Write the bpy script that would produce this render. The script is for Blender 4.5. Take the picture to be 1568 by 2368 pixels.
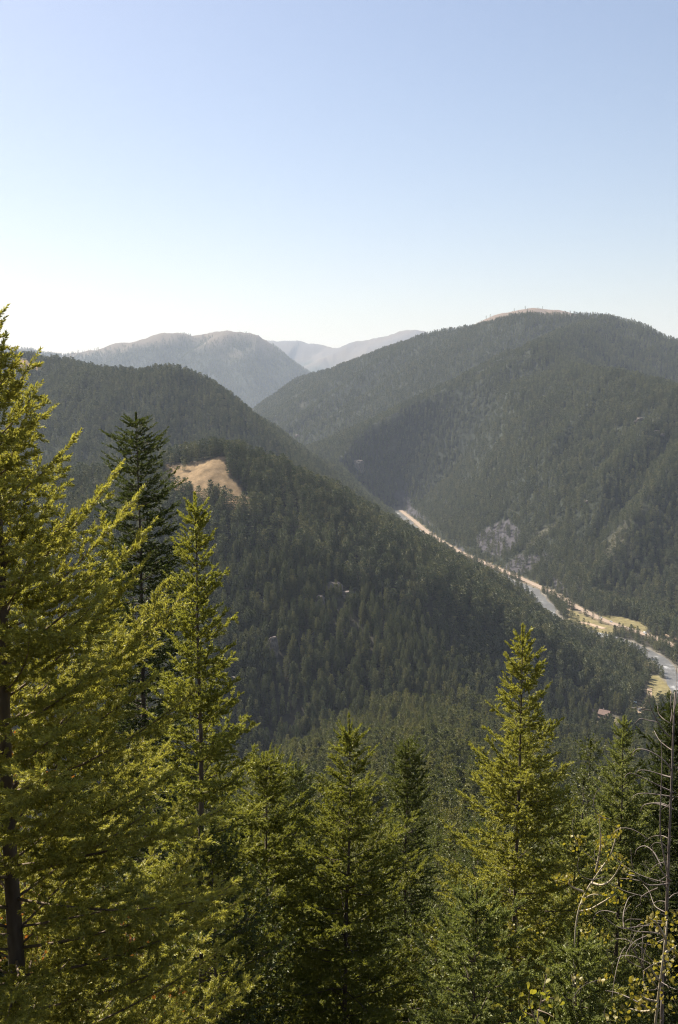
import bpy, math, time
import numpy as np
from mathutils import Vector
T0 = time.time()
sc = bpy.context.scene
for o in list(bpy.data.objects):
    bpy.data.objects.remove(o)
COL = sc.collection
rad = math.radians

# ------------------------------------------------------------------ camera
PITCH = rad(7.1)
FPX, CX, CY = 2273.0, 784.0, 1183.5          # focal length and centre in units of a 1568 x 2367 picture
cd = bpy.data.cameras.new("camera")
cam = bpy.data.objects.new("camera", cd)
COL.objects.link(cam)
cam.location = (0, 0, 0)
cam.rotation_euler = (rad(90) - PITCH, 0, 0)
cd.sensor_fit = 'VERTICAL'
cd.sensor_height = 24.0
cd.lens = 24.0 * FPX / 2367.0
cd.clip_start = 0.1
cd.clip_end = 60000
sc.camera = cam

# ------------------------------------------------------------------ light
SUN_EL, SUN_AZ = rad(47), rad(-42)           # azimuth from +Y towards +X
w = bpy.data.worlds.new("World")
sc.world = w
w.use_nodes = True
nt = w.node_tree
bg = nt.nodes['Background']
sky = nt.nodes.new('ShaderNodeTexSky')
sky.sky_type = 'NISHITA'
sky.sun_disc = False
sky.sun_elevation = SUN_EL
sky.sun_rotation = SUN_AZ
sky.altitude = 2000
sky.air_density = 1.5
sky.dust_density = 4.0
sky.ozone_density = 2.5
wb = nt.nodes.new('ShaderNodeVectorMath')          # the camera's warm white balance
wb.operation = 'MULTIPLY'
wb.inputs[1].default_value = (1.13, 0.985, 0.945)
nt.links.new(sky.outputs[0], wb.inputs[0])
nt.links.new(wb.outputs[0], bg.inputs[0])
bg.inputs[1].default_value = 0.058
sd = bpy.data.lights.new("sun", 'SUN')
sd.energy = 5.0
sd.angle = rad(0.5)
sd.color = (1.0, 0.93, 0.82)
sun = bpy.data.objects.new("sun", sd)
COL.objects.link(sun)
SUNV = Vector((math.sin(SUN_AZ) * math.cos(SUN_EL), math.cos(SUN_AZ) * math.cos(SUN_EL), math.sin(SUN_EL)))
sun.rotation_euler = SUNV.to_track_quat('Z', 'Y').to_euler()
sc.view_settings.view_transform = 'Standard'
sc.view_settings.look = 'None'
sc.view_settings.exposure = 1.2
sc.view_settings.gamma = 1.0
sc.render.engine = 'CYCLES'
cy = sc.cycles
cy.max_bounces = 5
cy.diffuse_bounces = 1
cy.glossy_bounces = 2
cy.transmission_bounces = 3
cy.transparent_max_bounces = 6
cy.volume_bounces = 0
cy.use_denoising = True
cy.denoising_prefilter = 'NONE'
cy.use_adaptive_sampling = True
cy.adaptive_threshold = 0.02
cy.adaptive_min_samples = 48
cy.filter_width = 1.15
cy.caustics_reflective = False
cy.caustics_refractive = False

# ------------------------------------------------------------------ helpers
RNG = np.random.default_rng(11)

def ray(px, py):
    a, b = (px - CX) / FPX, (CY - py) / FPX
    return np.array([a, math.cos(PITCH) + b * math.sin(PITCH), -math.sin(PITCH) + b * math.cos(PITCH)])

def P(px, py, Y):
    """world point seen at (px, py) at distance Y ahead"""
    d = ray(px, py)
    return d * (Y / d[1])

def G(px, py, z):
    """world point seen at (px, py) on the level z"""
    d = ray(px, py)
    return d * (z / d[2])

def mesh_np(name, verts, tris, mats, smooth=False, attr=None, mat_idx=None):
    verts = np.ascontiguousarray(verts, dtype=np.float32)
    tris = np.ascontiguousarray(tris, dtype=np.int32)
    k = tris.shape[1]
    me = bpy.data.meshes.new(name)
    me.vertices.add(len(verts))
    me.vertices.foreach_set('co', verts.ravel())
    me.loops.add(tris.size)
    me.loops.foreach_set('vertex_index', tris.ravel())
    me.polygons.add(len(tris))
    me.polygons.foreach_set('loop_start', np.arange(0, tris.size, k, dtype=np.int32))
    for m in (mats if isinstance(mats, (list, tuple)) else [mats]):
        me.materials.append(m)
    if mat_idx is not None:
        me.polygons.foreach_set('material_index', np.asarray(mat_idx, dtype=np.int32))
    me.polygons.foreach_set('use_smooth', np.full(len(tris), smooth, dtype=bool))
    if attr is not None:
        for an, av in attr.items():
            if av.ndim == 2:
                at = me.attributes.new(an, 'FLOAT_COLOR', 'POINT')
                c = np.ones((len(verts), 4), np.float32)
                c[:, :3] = av
                at.data.foreach_set('color', c.ravel())
            else:
                at = me.attributes.new(an, 'FLOAT', 'POINT')
                at.data.foreach_set('value', av.astype(np.float32))
    me.update()
    return me

def link(name, me, parent=None, loc=(0, 0, 0)):
    o = bpy.data.objects.new(name, me)
    COL.objects.link(o)
    if parent is not None:
        o.parent = parent
    o.location = loc
    return o

def tag(o, label=None, cat=None, group=None, kind=None):
    if label: o['label'] = label
    if cat: o['category'] = cat
    if group: o['group'] = group
    if kind: o['kind'] = kind
    return o

def thing(name, label, cat, loc=(0, 0, 0), rz=0.0, group=None):
    o = bpy.data.objects.new(name, None)
    COL.objects.link(o)
    o.location = loc
    o.rotation_euler = (0, 0, rz)
    o.empty_display_size = 0.2
    return tag(o, label, cat, group)

class MB:
    """collects triangles"""
    def __init__(s):
        s.v, s.f, s.n = [], [], 0
    def add(s, v, f):
        v = np.asarray(v, float).reshape(-1, 3)
        f = np.asarray(f, int)
        s.v.append(v)
        s.f.append(f + s.n)
        s.n += len(v)
    def quadbox(s, c, size, rz=0.0):
        x, y, z = np.asarray(size) / 2.0
        v = np.array([[-x, -y, -z], [x, -y, -z], [x, y, -z], [-x, y, -z], [-x, -y, z], [x, -y, z], [x, y, z], [-x, y, z]])
        ca, sa = math.cos(rz), math.sin(rz)
        v[:, :2] = v[:, :2] @ np.array([[ca, sa], [-sa, ca]])
        q = [(0, 3, 2, 1), (4, 5, 6, 7), (0, 1, 5, 4), (1, 2, 6, 5), (2, 3, 7, 6), (3, 0, 4, 7)]
        f = [t for a, b, c_, d in q for t in ((a, b, c_), (a, c_, d))]
        s.add(v + np.asarray(c), f)
    def tube(s, pts, r, sides=6):
        pts = np.asarray(pts, float)
        n = len(pts)
        r = np.broadcast_to(np.asarray(r, float), (n,))
        d = np.gradient(pts, axis=0)
        d /= np.linalg.norm(d, axis=1)[:, None] + 1e-9
        ref = np.where(np.abs(d[:, 2:3]) > 0.9, np.array([[1., 0, 0]]), np.array([[0, 0, 1.]]))
        a = np.cross(d, ref)
        a /= np.linalg.norm(a, axis=1)[:, None] + 1e-9
        b = np.cross(d, a)
        th = np.arange(sides) * 2 * math.pi / sides
        ring = a[:, None, :] * np.cos(th)[None, :, None] + b[:, None, :] * np.sin(th)[None, :, None]
        v = pts[:, None, :] + ring * r[:, None, None]
        f = []
        for i in range(n - 1):
            for j in range(sides):
                k = (j + 1) % sides
                p, q, u, t = i * sides + j, i * sides + k, (i + 1) * sides + k, (i + 1) * sides + j
                f += [(p, q, u), (p, u, t)]
        base = n * sides
        vv = np.vstack([v.reshape(-1, 3), pts[0], pts[-1]])
        for j in range(sides):
            k = (j + 1) % sides
            f += [(k, j, base), ((n - 1) * sides + j, (n - 1) * sides + k, base + 1)]
        s.add(vv, f)
    def arr(s):
        return np.vstack(s.v), np.vstack(s.f)
    def build(s, name, mat, parent=None, smooth=False, loc=(0, 0, 0)):
        v, f = s.arr()
        return link(name, mesh_np(name, v, f, mat, smooth), parent, loc)

def hash2(ix, iy, seed):
    h = (ix.astype(np.int64) * 374761393 + iy.astype(np.int64) * 668265263 + seed * 1274126177) & 0xffffffff
    h = ((h ^ (h >> 13)) * 1274126177) & 0xffffffff
    h = h ^ (h >> 16)
    return (h & 0xffff) / 65535.0

def vnoise(x, y, seed=0):
    ix, iy = np.floor(x), np.floor(y)
    fx, fy = x - ix, y - iy
    fx = fx * fx * (3 - 2 * fx)
    fy = fy * fy * (3 - 2 * fy)
    a, b = hash2(ix, iy, seed), hash2(ix + 1, iy, seed)
    c, d = hash2(ix, iy + 1, seed), hash2(ix + 1, iy + 1, seed)
    return (a * (1 - fx) + b * fx) * (1 - fy) + (c * (1 - fx) + d * fx) * fy * 1.0

def fbm(x, y, seed=0, oct=3):
    r, a, t = 0, 1.0, 0
    for i in range(oct):
        r = r + a * (vnoise(x, y, seed + i * 7) - 0.5)
        t += a
        x, y, a = x * 2.03 + 3.1, y * 2.03 + 1.7, a * 0.5
    return r / t

def sstep(a, b, x):
    t = np.clip((x - a) / (b - a), 0, 1)      # also falls when b < a
    return t * t * (3 - 2 * t)

# ------------------------------------------------------------------ materials
def nodes(name):
    m = bpy.data.materials.new(name)
    m.use_nodes = True
    t = m.node_tree
    return m, t, t.nodes['Principled BSDF']

def nd(t, typ, **kw):
    n = t.nodes.new(typ)
    for k, v in kw.items():
        if isinstance(k, str) and hasattr(n, k):
            setattr(n, k, v)
    return n

def mat_noise(name, c1, c2, scale, rough=0.8, detail=6, bump=0.0, coord='Object', stretch=None):
    m, t, p = nodes(name)
    tc = nd(t, 'ShaderNodeTexCoord')
    no = nd(t, 'ShaderNodeTexNoise')
    no.inputs['Scale'].default_value = scale
    no.inputs['Detail'].default_value = detail
    src = tc.outputs[coord]
    if stretch:
        mp = nd(t, 'ShaderNodeMapping')
        mp.inputs['Scale'].default_value = stretch
        t.links.new(src, mp.inputs[0])
        src = mp.outputs[0]
    t.links.new(src, no.inputs['Vector'])
    cr = nd(t, 'ShaderNodeValToRGB')
    cr.color_ramp.elements[0].position = 0.3
    cr.color_ramp.elements[0].color = (*c1, 1)
    cr.color_ramp.elements[1].position = 0.7
    cr.color_ramp.elements[1].color = (*c2, 1)
    t.links.new(no.outputs['Fac'], cr.inputs[0])
    t.links.new(cr.outputs[0], p.inputs['Base Color'])
    p.inputs['Roughness'].default_value = rough
    p.inputs['Specular IOR Level'].default_value = 0.25
    if bump:
        b = nd(t, 'ShaderNodeBump')
        b.inputs['Strength'].default_value = bump
        t.links.new(no.outputs['Fac'], b.inputs['Height'])
        t.links.new(b.outputs[0], p.inputs['Normal'])
    return m

def mat_leaf(name, cols, trans, tmix=0.45, gloss=0.08, noise_scale=3.0):
    """thin leaves or needles: reflects and lets light through; cols = list of colours a noise and the instance pick from"""
    m, t, p = nodes(name)
    t.nodes.remove(p)
    out = t.nodes['Material Output']
    oi = nd(t, 'ShaderNodeObjectInfo')
    tc = nd(t, 'ShaderNodeTexCoord')
    no = nd(t, 'ShaderNodeTexNoise')
    no.inputs['Scale'].default_value = noise_scale
    no.inputs['Detail'].default_value = 3
    t.links.new(tc.outputs['Object'], no.inputs['Vector'])
    ad = nd(t, 'ShaderNodeMath', operation='MULTIPLY_ADD')
    t.links.new(oi.outputs['Random'], ad.inputs[0])
    ad.inputs[1].default_value = 0.75
    mm = nd(t, 'ShaderNodeMath', operation='MULTIPLY')
    t.links.new(no.outputs['Fac'], mm.inputs[0])
    mm.inputs[1].default_value = 0.35
    t.links.new(mm.outputs[0], ad.inputs[2])
    cr = nd(t, 'ShaderNodeValToRGB')
    e = cr.color_ramp.elements
    n = len(cols)
    while len(e) < n:
        e.new(0.5)
    for i, c in enumerate(cols):
        e[i].position = i / max(1, n - 1) if len(c) == 3 else c[3]
        e[i].color = (*c[:3], 1)
    t.links.new(ad.outputs[0], cr.inputs[0])
    df = nd(t, 'ShaderNodeBsdfDiffuse')
    tr = nd(t, 'ShaderNodeBsdfTranslucent')
    gl = nd(t, 'ShaderNodeBsdfGlossy')
    gl.inputs['Roughness'].default_value = 0.5
    gl.inputs['Color'].default_value = (0.85, 0.82, 0.7, 1)
    t.links.new(cr.outputs[0], df.inputs[0])
    mx = nd(t, 'ShaderNodeMixRGB', blend_type='MULTIPLY')
    mx.inputs[0].default_value = 1.0
    mx.inputs[2].default_value = (*trans, 1)
    t.links.new(cr.outputs[0], mx.inputs[1])
    t.links.new(mx.outputs[0], tr.inputs[0])
    m1 = nd(t, 'ShaderNodeMixShader')
    m1.inputs[0].default_value = tmix
    t.links.new(df.outputs[0], m1.inputs[1])
    t.links.new(tr.outputs[0], m1.inputs[2])
    m2 = nd(t, 'ShaderNodeMixShader')
    m2.inputs[0].default_value = gloss
    t.links.new(m1.outputs[0], m2.inputs[1])
    t.links.new(gl.outputs[0], m2.inputs[2])
    t.links.new(m2.outputs[0], out.inputs[0])
    return m

M = {}
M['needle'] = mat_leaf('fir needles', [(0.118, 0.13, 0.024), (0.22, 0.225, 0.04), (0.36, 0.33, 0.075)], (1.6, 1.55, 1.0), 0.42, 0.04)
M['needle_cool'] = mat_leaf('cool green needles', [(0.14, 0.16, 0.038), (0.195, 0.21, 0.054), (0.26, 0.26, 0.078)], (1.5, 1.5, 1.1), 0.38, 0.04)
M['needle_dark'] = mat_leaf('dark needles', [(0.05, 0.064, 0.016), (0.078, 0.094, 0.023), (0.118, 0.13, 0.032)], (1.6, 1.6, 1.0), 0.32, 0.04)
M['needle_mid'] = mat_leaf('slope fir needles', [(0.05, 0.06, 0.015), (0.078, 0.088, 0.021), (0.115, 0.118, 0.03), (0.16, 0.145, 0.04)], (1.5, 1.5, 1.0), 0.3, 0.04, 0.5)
M['needle_far'] = mat_leaf('far forest needles', [(0.036, 0.05, 0.026), (0.060, 0.074, 0.034), (0.098, 0.108, 0.046), (0.16, 0.15, 0.064)], (1.4, 1.4, 1.0), 0.16, 0.03, 0.25)
M['needle_slope'] = mat_leaf('gully side needles', [(0.036, 0.05, 0.022), (0.060, 0.075, 0.029), (0.10, 0.11, 0.04), (0.165, 0.155, 0.058)], (1.4, 1.4, 1.0), 0.16, 0.03, 0.25)
M['bark'] = mat_noise('fir bark', (0.075, 0.055, 0.04), (0.17, 0.135, 0.10), 14, 0.9, 8, 0.6, stretch=(1, 1, 0.25))
M['twig'] = mat_noise('twig bark', (0.12, 0.085, 0.055), (0.26, 0.2, 0.14), 10, 0.85, 4)
M['deadwood'] = mat_noise('weathered dead wood', (0.12, 0.092, 0.072), (0.27, 0.225, 0.19), 9, 0.8, 6, 0.3)
M['palewood'] = mat_noise('bleached dead wood', (0.26, 0.22, 0.19), (0.45, 0.40, 0.35), 9, 0.8, 6, 0.3)
M['aspenbark'] = mat_noise('aspen bark', (0.30, 0.24, 0.15), (0.52, 0.45, 0.32), 12, 0.8, 5, 0.2)
M['leaf_yellow'] = mat_leaf('yellow aspen leaves', [(0.15, 0.14, 0.02), (0.24, 0.19, 0.024), (0.28, 0.19, 0.03), (0.17, 0.17, 0.03)], (1.5, 1.5, 0.8), 0.5, 0.06, 9)
M['leaf_green'] = mat_leaf('yellowing green leaves', [(0.10, 0.13, 0.02), (0.2, 0.2, 0.03), (0.34, 0.22, 0.03)], (1.6, 1.6, 0.8), 0.5, 0.08, 9)
M['leaf_rust'] = mat_leaf('rust coloured leaves', [(0.13, 0.06, 0.015), (0.2, 0.085, 0.018), (0.2, 0.13, 0.03)], (1.4, 1.15, 0.7), 0.5, 0.04, 9)
M['rock'] = mat_noise('outcrop rock', (0.11, 0.095, 0.085), (0.27, 0.215, 0.17), 0.35, 0.95, 9, 0.7)
M['road'] = mat_noise('road surface', (0.24, 0.18, 0.13), (0.33, 0.25, 0.185), 0.08, 0.9, 6, coord='Object')
M['dirt'] = mat_noise('dirt track', (0.30, 0.21, 0.14), (0.40, 0.30, 0.21), 0.1, 0.9, 6)

# river: grey-brown stones and water with white rapids
def mat_river():
    m, t, p = nodes('river water')
    tc = nd(t, 'ShaderNodeTexCoord')
    n1 = nd(t, 'ShaderNodeTexNoise'); n1.inputs['Scale'].default_value = 0.11; n1.inputs['Detail'].default_value = 9; n1.inputs['Roughness'].default_value = 0.7
    n2 = nd(t, 'ShaderNodeTexNoise'); n2.inputs['Scale'].default_value = 0.02; n2.inputs['Detail'].default_value = 3
    t.links.new(tc.outputs['Object'], n1.inputs['Vector']); t.links.new(tc.outputs['Object'], n2.inputs['Vector'])
    a = nd(t, 'ShaderNodeMath', operation='MULTIPLY_ADD'); a.inputs[1].default_value = 0.7
    t.links.new(n2.outputs['Fac'], a.inputs[0]); 
    b = nd(t, 'ShaderNodeMath', operation='MULTIPLY'); b.inputs[1].default_value = 0.75
    t.links.new(n1.outputs['Fac'], b.inputs[0]); t.links.new(b.outputs[0], a.inputs[2])
    cr = nd(t, 'ShaderNodeValToRGB')
    e = cr.color_ramp.elements
    e[0].position = 0.6; e[0].color = (0.10, 0.098, 0.09, 1)
    e[1].position = 0.94; e[1].color = (0.52, 0.52, 0.5, 1)
    k = e.new(0.80); k.color = (0.15, 0.145, 0.135, 1)
    t.links.new(a.outputs[0], cr.inputs[0]); t.links.new(cr.outputs[0], p.inputs['Base Color'])
    p.inputs['Roughness'].default_value = 0.35
    bp = nd(t, 'ShaderNodeBump'); bp.inputs['Strength'].default_value = 0.8; bp.inputs['Distance'].default_value = 0.6
    t.links.new(n1.outputs['Fac'], bp.inputs['Height']); t.links.new(bp.outputs[0], p.inputs['Normal'])
    return m
M['river'] = mat_river()

def mat_ground():
    m, t, p = nodes('ground cover')
    at = nd(t, 'ShaderNodeAttribute', attribute_name='cover')
    tc = nd(t, 'ShaderNodeTexCoord')
    n1 = nd(t, 'ShaderNodeTexNoise'); n1.inputs['Scale'].default_value = 0.12; n1.inputs['Detail'].default_value = 10; n1.inputs['Roughness'].default_value = 0.65
    t.links.new(tc.outputs['Object'], n1.inputs['Vector'])
    mr = nd(t, 'ShaderNodeMapRange'); mr.inputs[1].default_value = 0.3; mr.inputs[2].default_value = 0.7; mr.inputs[3].default_value = 0.6; mr.inputs[4].default_value = 1.4
    t.links.new(n1.outputs['Fac'], mr.inputs[0])
    mx = nd(t, 'ShaderNodeVectorMath', operation='MULTIPLY')
    cb = nd(t, 'ShaderNodeCombineXYZ')
    for i in range(3): t.links.new(mr.outputs[0], cb.inputs[i])
    t.links.new(at.outputs['Color'], mx.inputs[0]); t.links.new(cb.outputs[0], mx.inputs[1])
    t.links.new(mx.outputs[0], p.inputs['Base Color'])
    p.inputs['Roughness'].default_value = 1.0
    p.inputs['Specular IOR Level'].default_value = 0.1
    bp = nd(t, 'ShaderNodeBump'); bp.inputs['Strength'].default_value = 0.5; bp.inputs['Distance'].default_value = 1.5
    t.links.new(n1.outputs['Fac'], bp.inputs['Height']); t.links.new(bp.outputs[0], p.inputs['Normal'])
    return m
M['ground'] = mat_ground()

# ------------------------------------------------------------------ terrain
FLOOR = -300.0
# each ridge: list of (picture x, picture y, distance) crest points, side slope, gully depth, gully wavelength, crest rounding
def crest(*pts):
    return np.array([P(*p) for p in pts])
RIDGES = [
    # slope the camera stands on, then the lit spur across the gully
    (np.array([(0, -260, 120), (0, -8, 2.0), (0, 0, -2.0), (0, 6, -6.2), (1, 20, -17.0), (5, 60, -43), (10, 100, -63), (20, 250, -120),
               (40, 450, -188), (60, 700, -247), P(1090, 1650, 750), P(1200, 1690, 770), P(1295, 1745, 800)], float), 0.28, 2.0, 90, 12),
    (np.vstack([np.array([(60, 700, -247.)]), crest((960, 1672, 700), (850, 1716, 655), (735, 1785, 610), (640, 1870, 580))]), 0.45, 2.0, 90, 10),
    # meadow hill and its shoulder running down to the river
    (crest((-100, 1130, 1250), (200, 1090, 1150), (400, 1068, 1080), (460, 1063, 1070), (525, 1055, 1050), (620, 1068, 1080), (720, 1120, 1190), (850, 1185, 1450), (930, 1250, 1720), (985, 1285, 1930)), 0.55, 9, 130, 16),
    # dark ridge behind it
    (crest((-500, 780, 2600), (-100, 815, 2400), (60, 822, 2300), (150, 837, 2250), (245, 855, 2050), (400, 852, 2000), (470, 875, 2000), (590, 968, 2080), (700, 1050, 2180), (820, 1123, 2330), (920, 1190, 2450), (960, 1215, 2500)), 0.52, 22, 190, 25),
    # main right mountain: skyline
    (crest((560, 985, 4700), (610, 938, 4500), (700, 874, 4300), (860, 814, 4000), (980, 771, 3800), (1100, 748, 3600), (1180, 732, 3450), (1240, 726, 3350), (1400, 726, 3250), (1470, 744, 3200), (1568, 788, 3200), (1800, 850, 3300)), 0.52, 60, 280, 30),
    # its near spur dropping left to the gorge
    (crest((1400, 728, 3250), (1290, 770, 2950), (1230, 798, 2700), (1130, 850, 2690), (1000, 940, 2680), (900, 1000, 2690), (850, 1040, 2700), (805, 1085, 2720)), 0.58, 26, 150, 14),
    # near right shoulder
    (crest((1230, 798, 2700), (1300, 832, 2500), (1430, 855, 2150), (1568, 897, 1900), (1800, 960, 1700), (2100, 1040, 1500)), 0.47, 66, 230, 24),
    (crest((1228, 802, 2660), (1085, 925, 2600), (1010, 1000, 2580), (950, 1068, 2560), (915, 1110, 2540)), 0.85, 12, 110, 8),
    (crest((1310, 835, 2450), (1184, 975, 2330), (1120, 1045, 2290), (1064, 1108, 2260), (1010, 1160, 2240)), 0.85, 12, 110, 8),
    (crest((1430, 857, 2150), (1290, 1000, 2010), (1200, 1095, 1960), (1120, 1175, 1930)), 0.85, 12, 110, 8),
    (crest((1568, 900, 1900), (1440, 1040, 1760), (1330, 1150, 1700), (1250, 1230, 1660)), 0.85, 12, 110, 8),
    (crest((1650, 930, 1820), (1540, 1080, 1640), (1450, 1200, 1560), (1370, 1300, 1500)), 0.85, 12, 110, 8),
    # far blue mountain on the left
    (crest((-400, 760, 8960), (150, 818, 8680), (240, 803, 8540), (330, 782, 8400), (380, 765, 8400), (455, 780, 8400), (490, 777, 8400), (530, 762, 8260), (597, 772, 8260), (640, 804, 8260), (710, 860, 8330), (790, 930, 8400)), 0.52, 95, 560, 50),
    (crest((530, 768, 8260), (560, 830, 7700), (590, 900, 7280)), 0.55, 55, 420, 40),
    # palest mountains
    (crest((560, 780, 13720), (640, 787, 13300), (700, 789, 13300), (770, 804, 13020), (830, 791, 12600), (900, 772, 12460), (960, 759, 12320), (1010, 772, 12320), (1150, 800, 12600)), 0.42, 150, 700, 70),
    (crest((770, 804, 13020), (730, 850, 11760), (715, 900, 10920)), 0.5, 85, 560, 80),
    # bare top peeping over the right mountain
    (crest((1100, 760, 5200), (1170, 726, 5000), (1230, 714, 5000), (1290, 716, 5000), (1400, 745, 5000)), 0.4, 20, 300, 60),
]
for i_ in (5, 7, 8, 9, 10, 11):                            # spurs stand out of the face behind them
    k_ = np.interp(np.linspace(0, 1, len(RIDGES[i_][0])), [0, 0.3, 0.7, 1], [0.995, 0.95, 0.94, 0.97])[:, None]
    RIDGES[i_][0][:] *= k_
for i_, (pts_, *_r) in enumerate(RIDGES):
    if i_ >= 3 and i_ <= 11: pts_[:, 2] -= 10.0          # the crest lines were read off the tree tops
    if i_ == 2:
        pts_[:2, 2] -= 9.0; pts_[5:, 2] -= 12.0
RIVER = np.array([G(*p, FLOOR) for p in ((916, 1180), (930, 1192), (959, 1223), (1000, 1258), (1050, 1290), (1110, 1314), (1170, 1338), (1231, 1362), (1262, 1398), (1283, 1432), (1323, 1453), (1390, 1468), (1439, 1481), (1493, 1504), (1540, 1540), (1568, 1583), (1610, 1660), (1680, 1780), (1800, 1930), (1960, 2080))])
ROAD = np.array([G(*p, FLOOR) for p in ((914, 1172), (926, 1180), (940, 1191), (962, 1208), (985, 1228), (1020, 1252), (1060, 1275), (1130, 1306), (1190, 1331), (1250, 1358), (1290, 1378), (1330, 1403), (1390, 1432), (1430, 1447), (1480, 1463), (1520, 1478), (1568, 1496), (1640, 1530), (1750, 1580), (1900, 1660), (2150, 1790))])
FLATS = np.array([G(*p, FLOOR) for p in ((1290, 1692), (1340, 1688), (1400, 1668), (1470, 1652), (1520, 1610), (1530, 1580), (1500, 1545))])

def seg_dist(x, y, pts):
    """distance to a polyline, value along it (arc length) and interpolated z"""
    best = np.full(x.shape, 1e12); bz = np.zeros_like(x); bu = np.zeros_like(x)
    u0 = 0.0
    for a, b in zip(pts[:-1], pts[1:]):
        dx, dy = b[0] - a[0], b[1] - a[1]
        L2 = dx * dx + dy * dy
        L = math.sqrt(L2)
        t = np.clip(((x - a[0]) * dx + (y - a[1]) * dy) / L2, 0, 1)
        d = (x - a[0] - t * dx) ** 2 + (y - a[1] - t * dy) ** 2
        k = d < best
        best = np.where(k, d, best)
        bz = np.where(k, a[2] + t * (b[2] - a[2]), bz)
        bu = np.where(k, u0 + t * L, bu)
        u0 += L
    return np.sqrt(best), bz, bu

def smax(a, b, k):
    h = np.clip(0.5 + 0.5 * (a - b) / k, 0, 1)
    return b * (1 - h) + a * h + k * h * (1 - h)

def height(x, y):
    h = np.full(x.shape, FLOOR)
    for i, (pts, s, ga, gw, rd) in enumerate(RIDGES):
        d, z, u = seg_dist(x, y, pts)
        wig = u + 0.25 * d * (vnoise(u / gw * 0.5, d / (gw * 2.0), 40 + i) - 0.5)
        g = np.abs(vnoise(wig / gw, d * 0 + 0.37, 90 + i) - 0.5) * 2 + 0.45 * np.abs(vnoise(wig / gw * 2.3, d * 0 + 0.7, 70 + i) - 0.5) * 2
        hh = z - s * (np.sqrt(d * d + rd * rd) - rd) - ga * (g - 0.3) * sstep(0, gw * 1.2, d)
        h = smax(h, hh, 6.0 if i > 0 else 3.0)
    r = np.hypot(x, y)
    f = sstep(120, 500, r)
    up = sstep(FLOOR + 2, FLOOR + 40, h)
    far = sstep(4000, 8500, r)
    h = h + f * up * (fbm(x / 210, y / 210, 5, 4) * (26 + 60 * far) + fbm(x / 45, y / 45, 15, 3) * 7)
    # valley floor corridor
    dr, _, _ = seg_dist(x, y, RIVER)
    dd, _, _ = seg_dist(x, y, ROAD)
    df, _, _ = seg_dist(x, y, FLATS)
    qd = np.minimum(np.minimum(np.maximum(dr - 16, 0), np.maximum(dd - 12, 0)), np.maximum(df - 24, 0))
    cap = FLOOR + qd * 0.55 + np.maximum(qd - 30, 0) ** 2 * 0.004 + np.maximum(y - 2450, 0) * 0.8
    h = np.where((y > 600) & (y < 3000), np.minimum(h, cap), h)
    return np.maximum(h, FLOOR)

def axis(lo, hi, fn):
    v = [0.0]
    while v[-1] < hi: v.append(v[-1] + fn(abs(v[-1])))
    u = [0.0]
    while u[-1] > lo: u.append(u[-1] - fn(abs(u[-1])))
    return np.array(u[:0:-1] + v)
XS = axis(-9000, 9000, lambda a: 1.5 if a < 24 else max(1.5, min(4.5, a * 0.05)) if a < 600 else a * 0.0125)
YS = axis(-400, 17500, lambda a: 1.2 if a < 60 else max(1.2, a * 0.0068))
gx, gy = np.meshgrid(XS, YS)
GZ = height(gx.ravel(), gy.ravel()).reshape(gx.shape)
nx, ny = len(XS), len(YS)
print('terrain', nx, ny, round(time.time() - T0, 1))

def H(x, y):
    x = np.atleast_1d(np.asarray(x, float)); y = np.atleast_1d(np.asarray(y, float))
    i = np.clip(np.searchsorted(XS, x) - 1, 0, nx - 2)
    j = np.clip(np.searchsorted(YS, y) - 1, 0, ny - 2)
    tx = np.clip((x - XS[i]) / (XS[i + 1] - XS[i]), 0, 1)
    ty = np.clip((y - YS[j]) / (YS[j + 1] - YS[j]), 0, 1)
    return (GZ[j, i] * (1 - tx) + GZ[j, i + 1] * tx) * (1 - ty) + (GZ[j + 1, i] * (1 - tx) + GZ[j + 1, i + 1] * tx) * ty

_TY = np.concatenate([np.arange(3, 100, 0.5), np.exp(np.arange(math.log(100), math.log(17000), 0.0012))])
def trace(px, py, ymin=500):
    """the ground point seen at a picture position"""
    d = ray(px, py)
    ys = _TY[_TY > ymin]
    k = ys / d[1]
    below = d[2] * k < H(d[0] * k, ys)
    if not below.any():
        return np.array(d * (6000 / d[1]))
    i = int(np.argmax(below))
    p = d * k[i]
    p[2] = H(p[0], p[1])[0]
    return p

def in_poly(x, y, poly):
    c = np.zeros(x.shape, bool)
    n = len(poly)
    for i in range(n):
        x1, y1 = poly[i][:2]; x2, y2 = poly[(i + 1) % n][:2]
        if y1 == y2: continue
        k = ((y1 > y) != (y2 > y)) & (x < (x2 - x1) * (y - y1) / (y2 - y1) + x1)
        c ^= k
    return c
def tpoly(*pts, ymin=500):
    return [trace(a, b, ymin) for a, b in pts]

MEADOW = [tpoly((380, 1075), (460, 1068), (526, 1060), (530, 1098), (552, 1118), (560, 1145), (600, 1165), (555, 1180), (505, 1165), (450, 1150), (405, 1140), (375, 1118), ymin=850),
          ]
SCREE = [tpoly((1095, 1245), (1130, 1215), (1175, 1200), (1205, 1225), (1200, 1250), (1180, 1275), (1150, 1290), (1110, 1272)),
         tpoly((1165, 1310), (1200, 1280), (1245, 1283), (1290, 1275), (1255, 1305), (1210, 1325), (1180, 1325)),
         tpoly((1270, 1330), (1295, 1345), (1310, 1368), (1285, 1362)),
         tpoly((1330, 1345), (1350, 1350), (1360, 1372), (1340, 1370)),
         tpoly((915, 1150), (940, 1130), (950, 1165), (985, 1200), (1000, 1215), (960, 1195)),
         tpoly((1020, 1208), (1050, 1190), (1040, 1205)), tpoly((1055, 1255), (1075, 1275), (1060, 1290), (1035, 1275)),
         tpoly((905, 1140), (930, 1135), (935, 1160), (915, 1165))]
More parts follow.
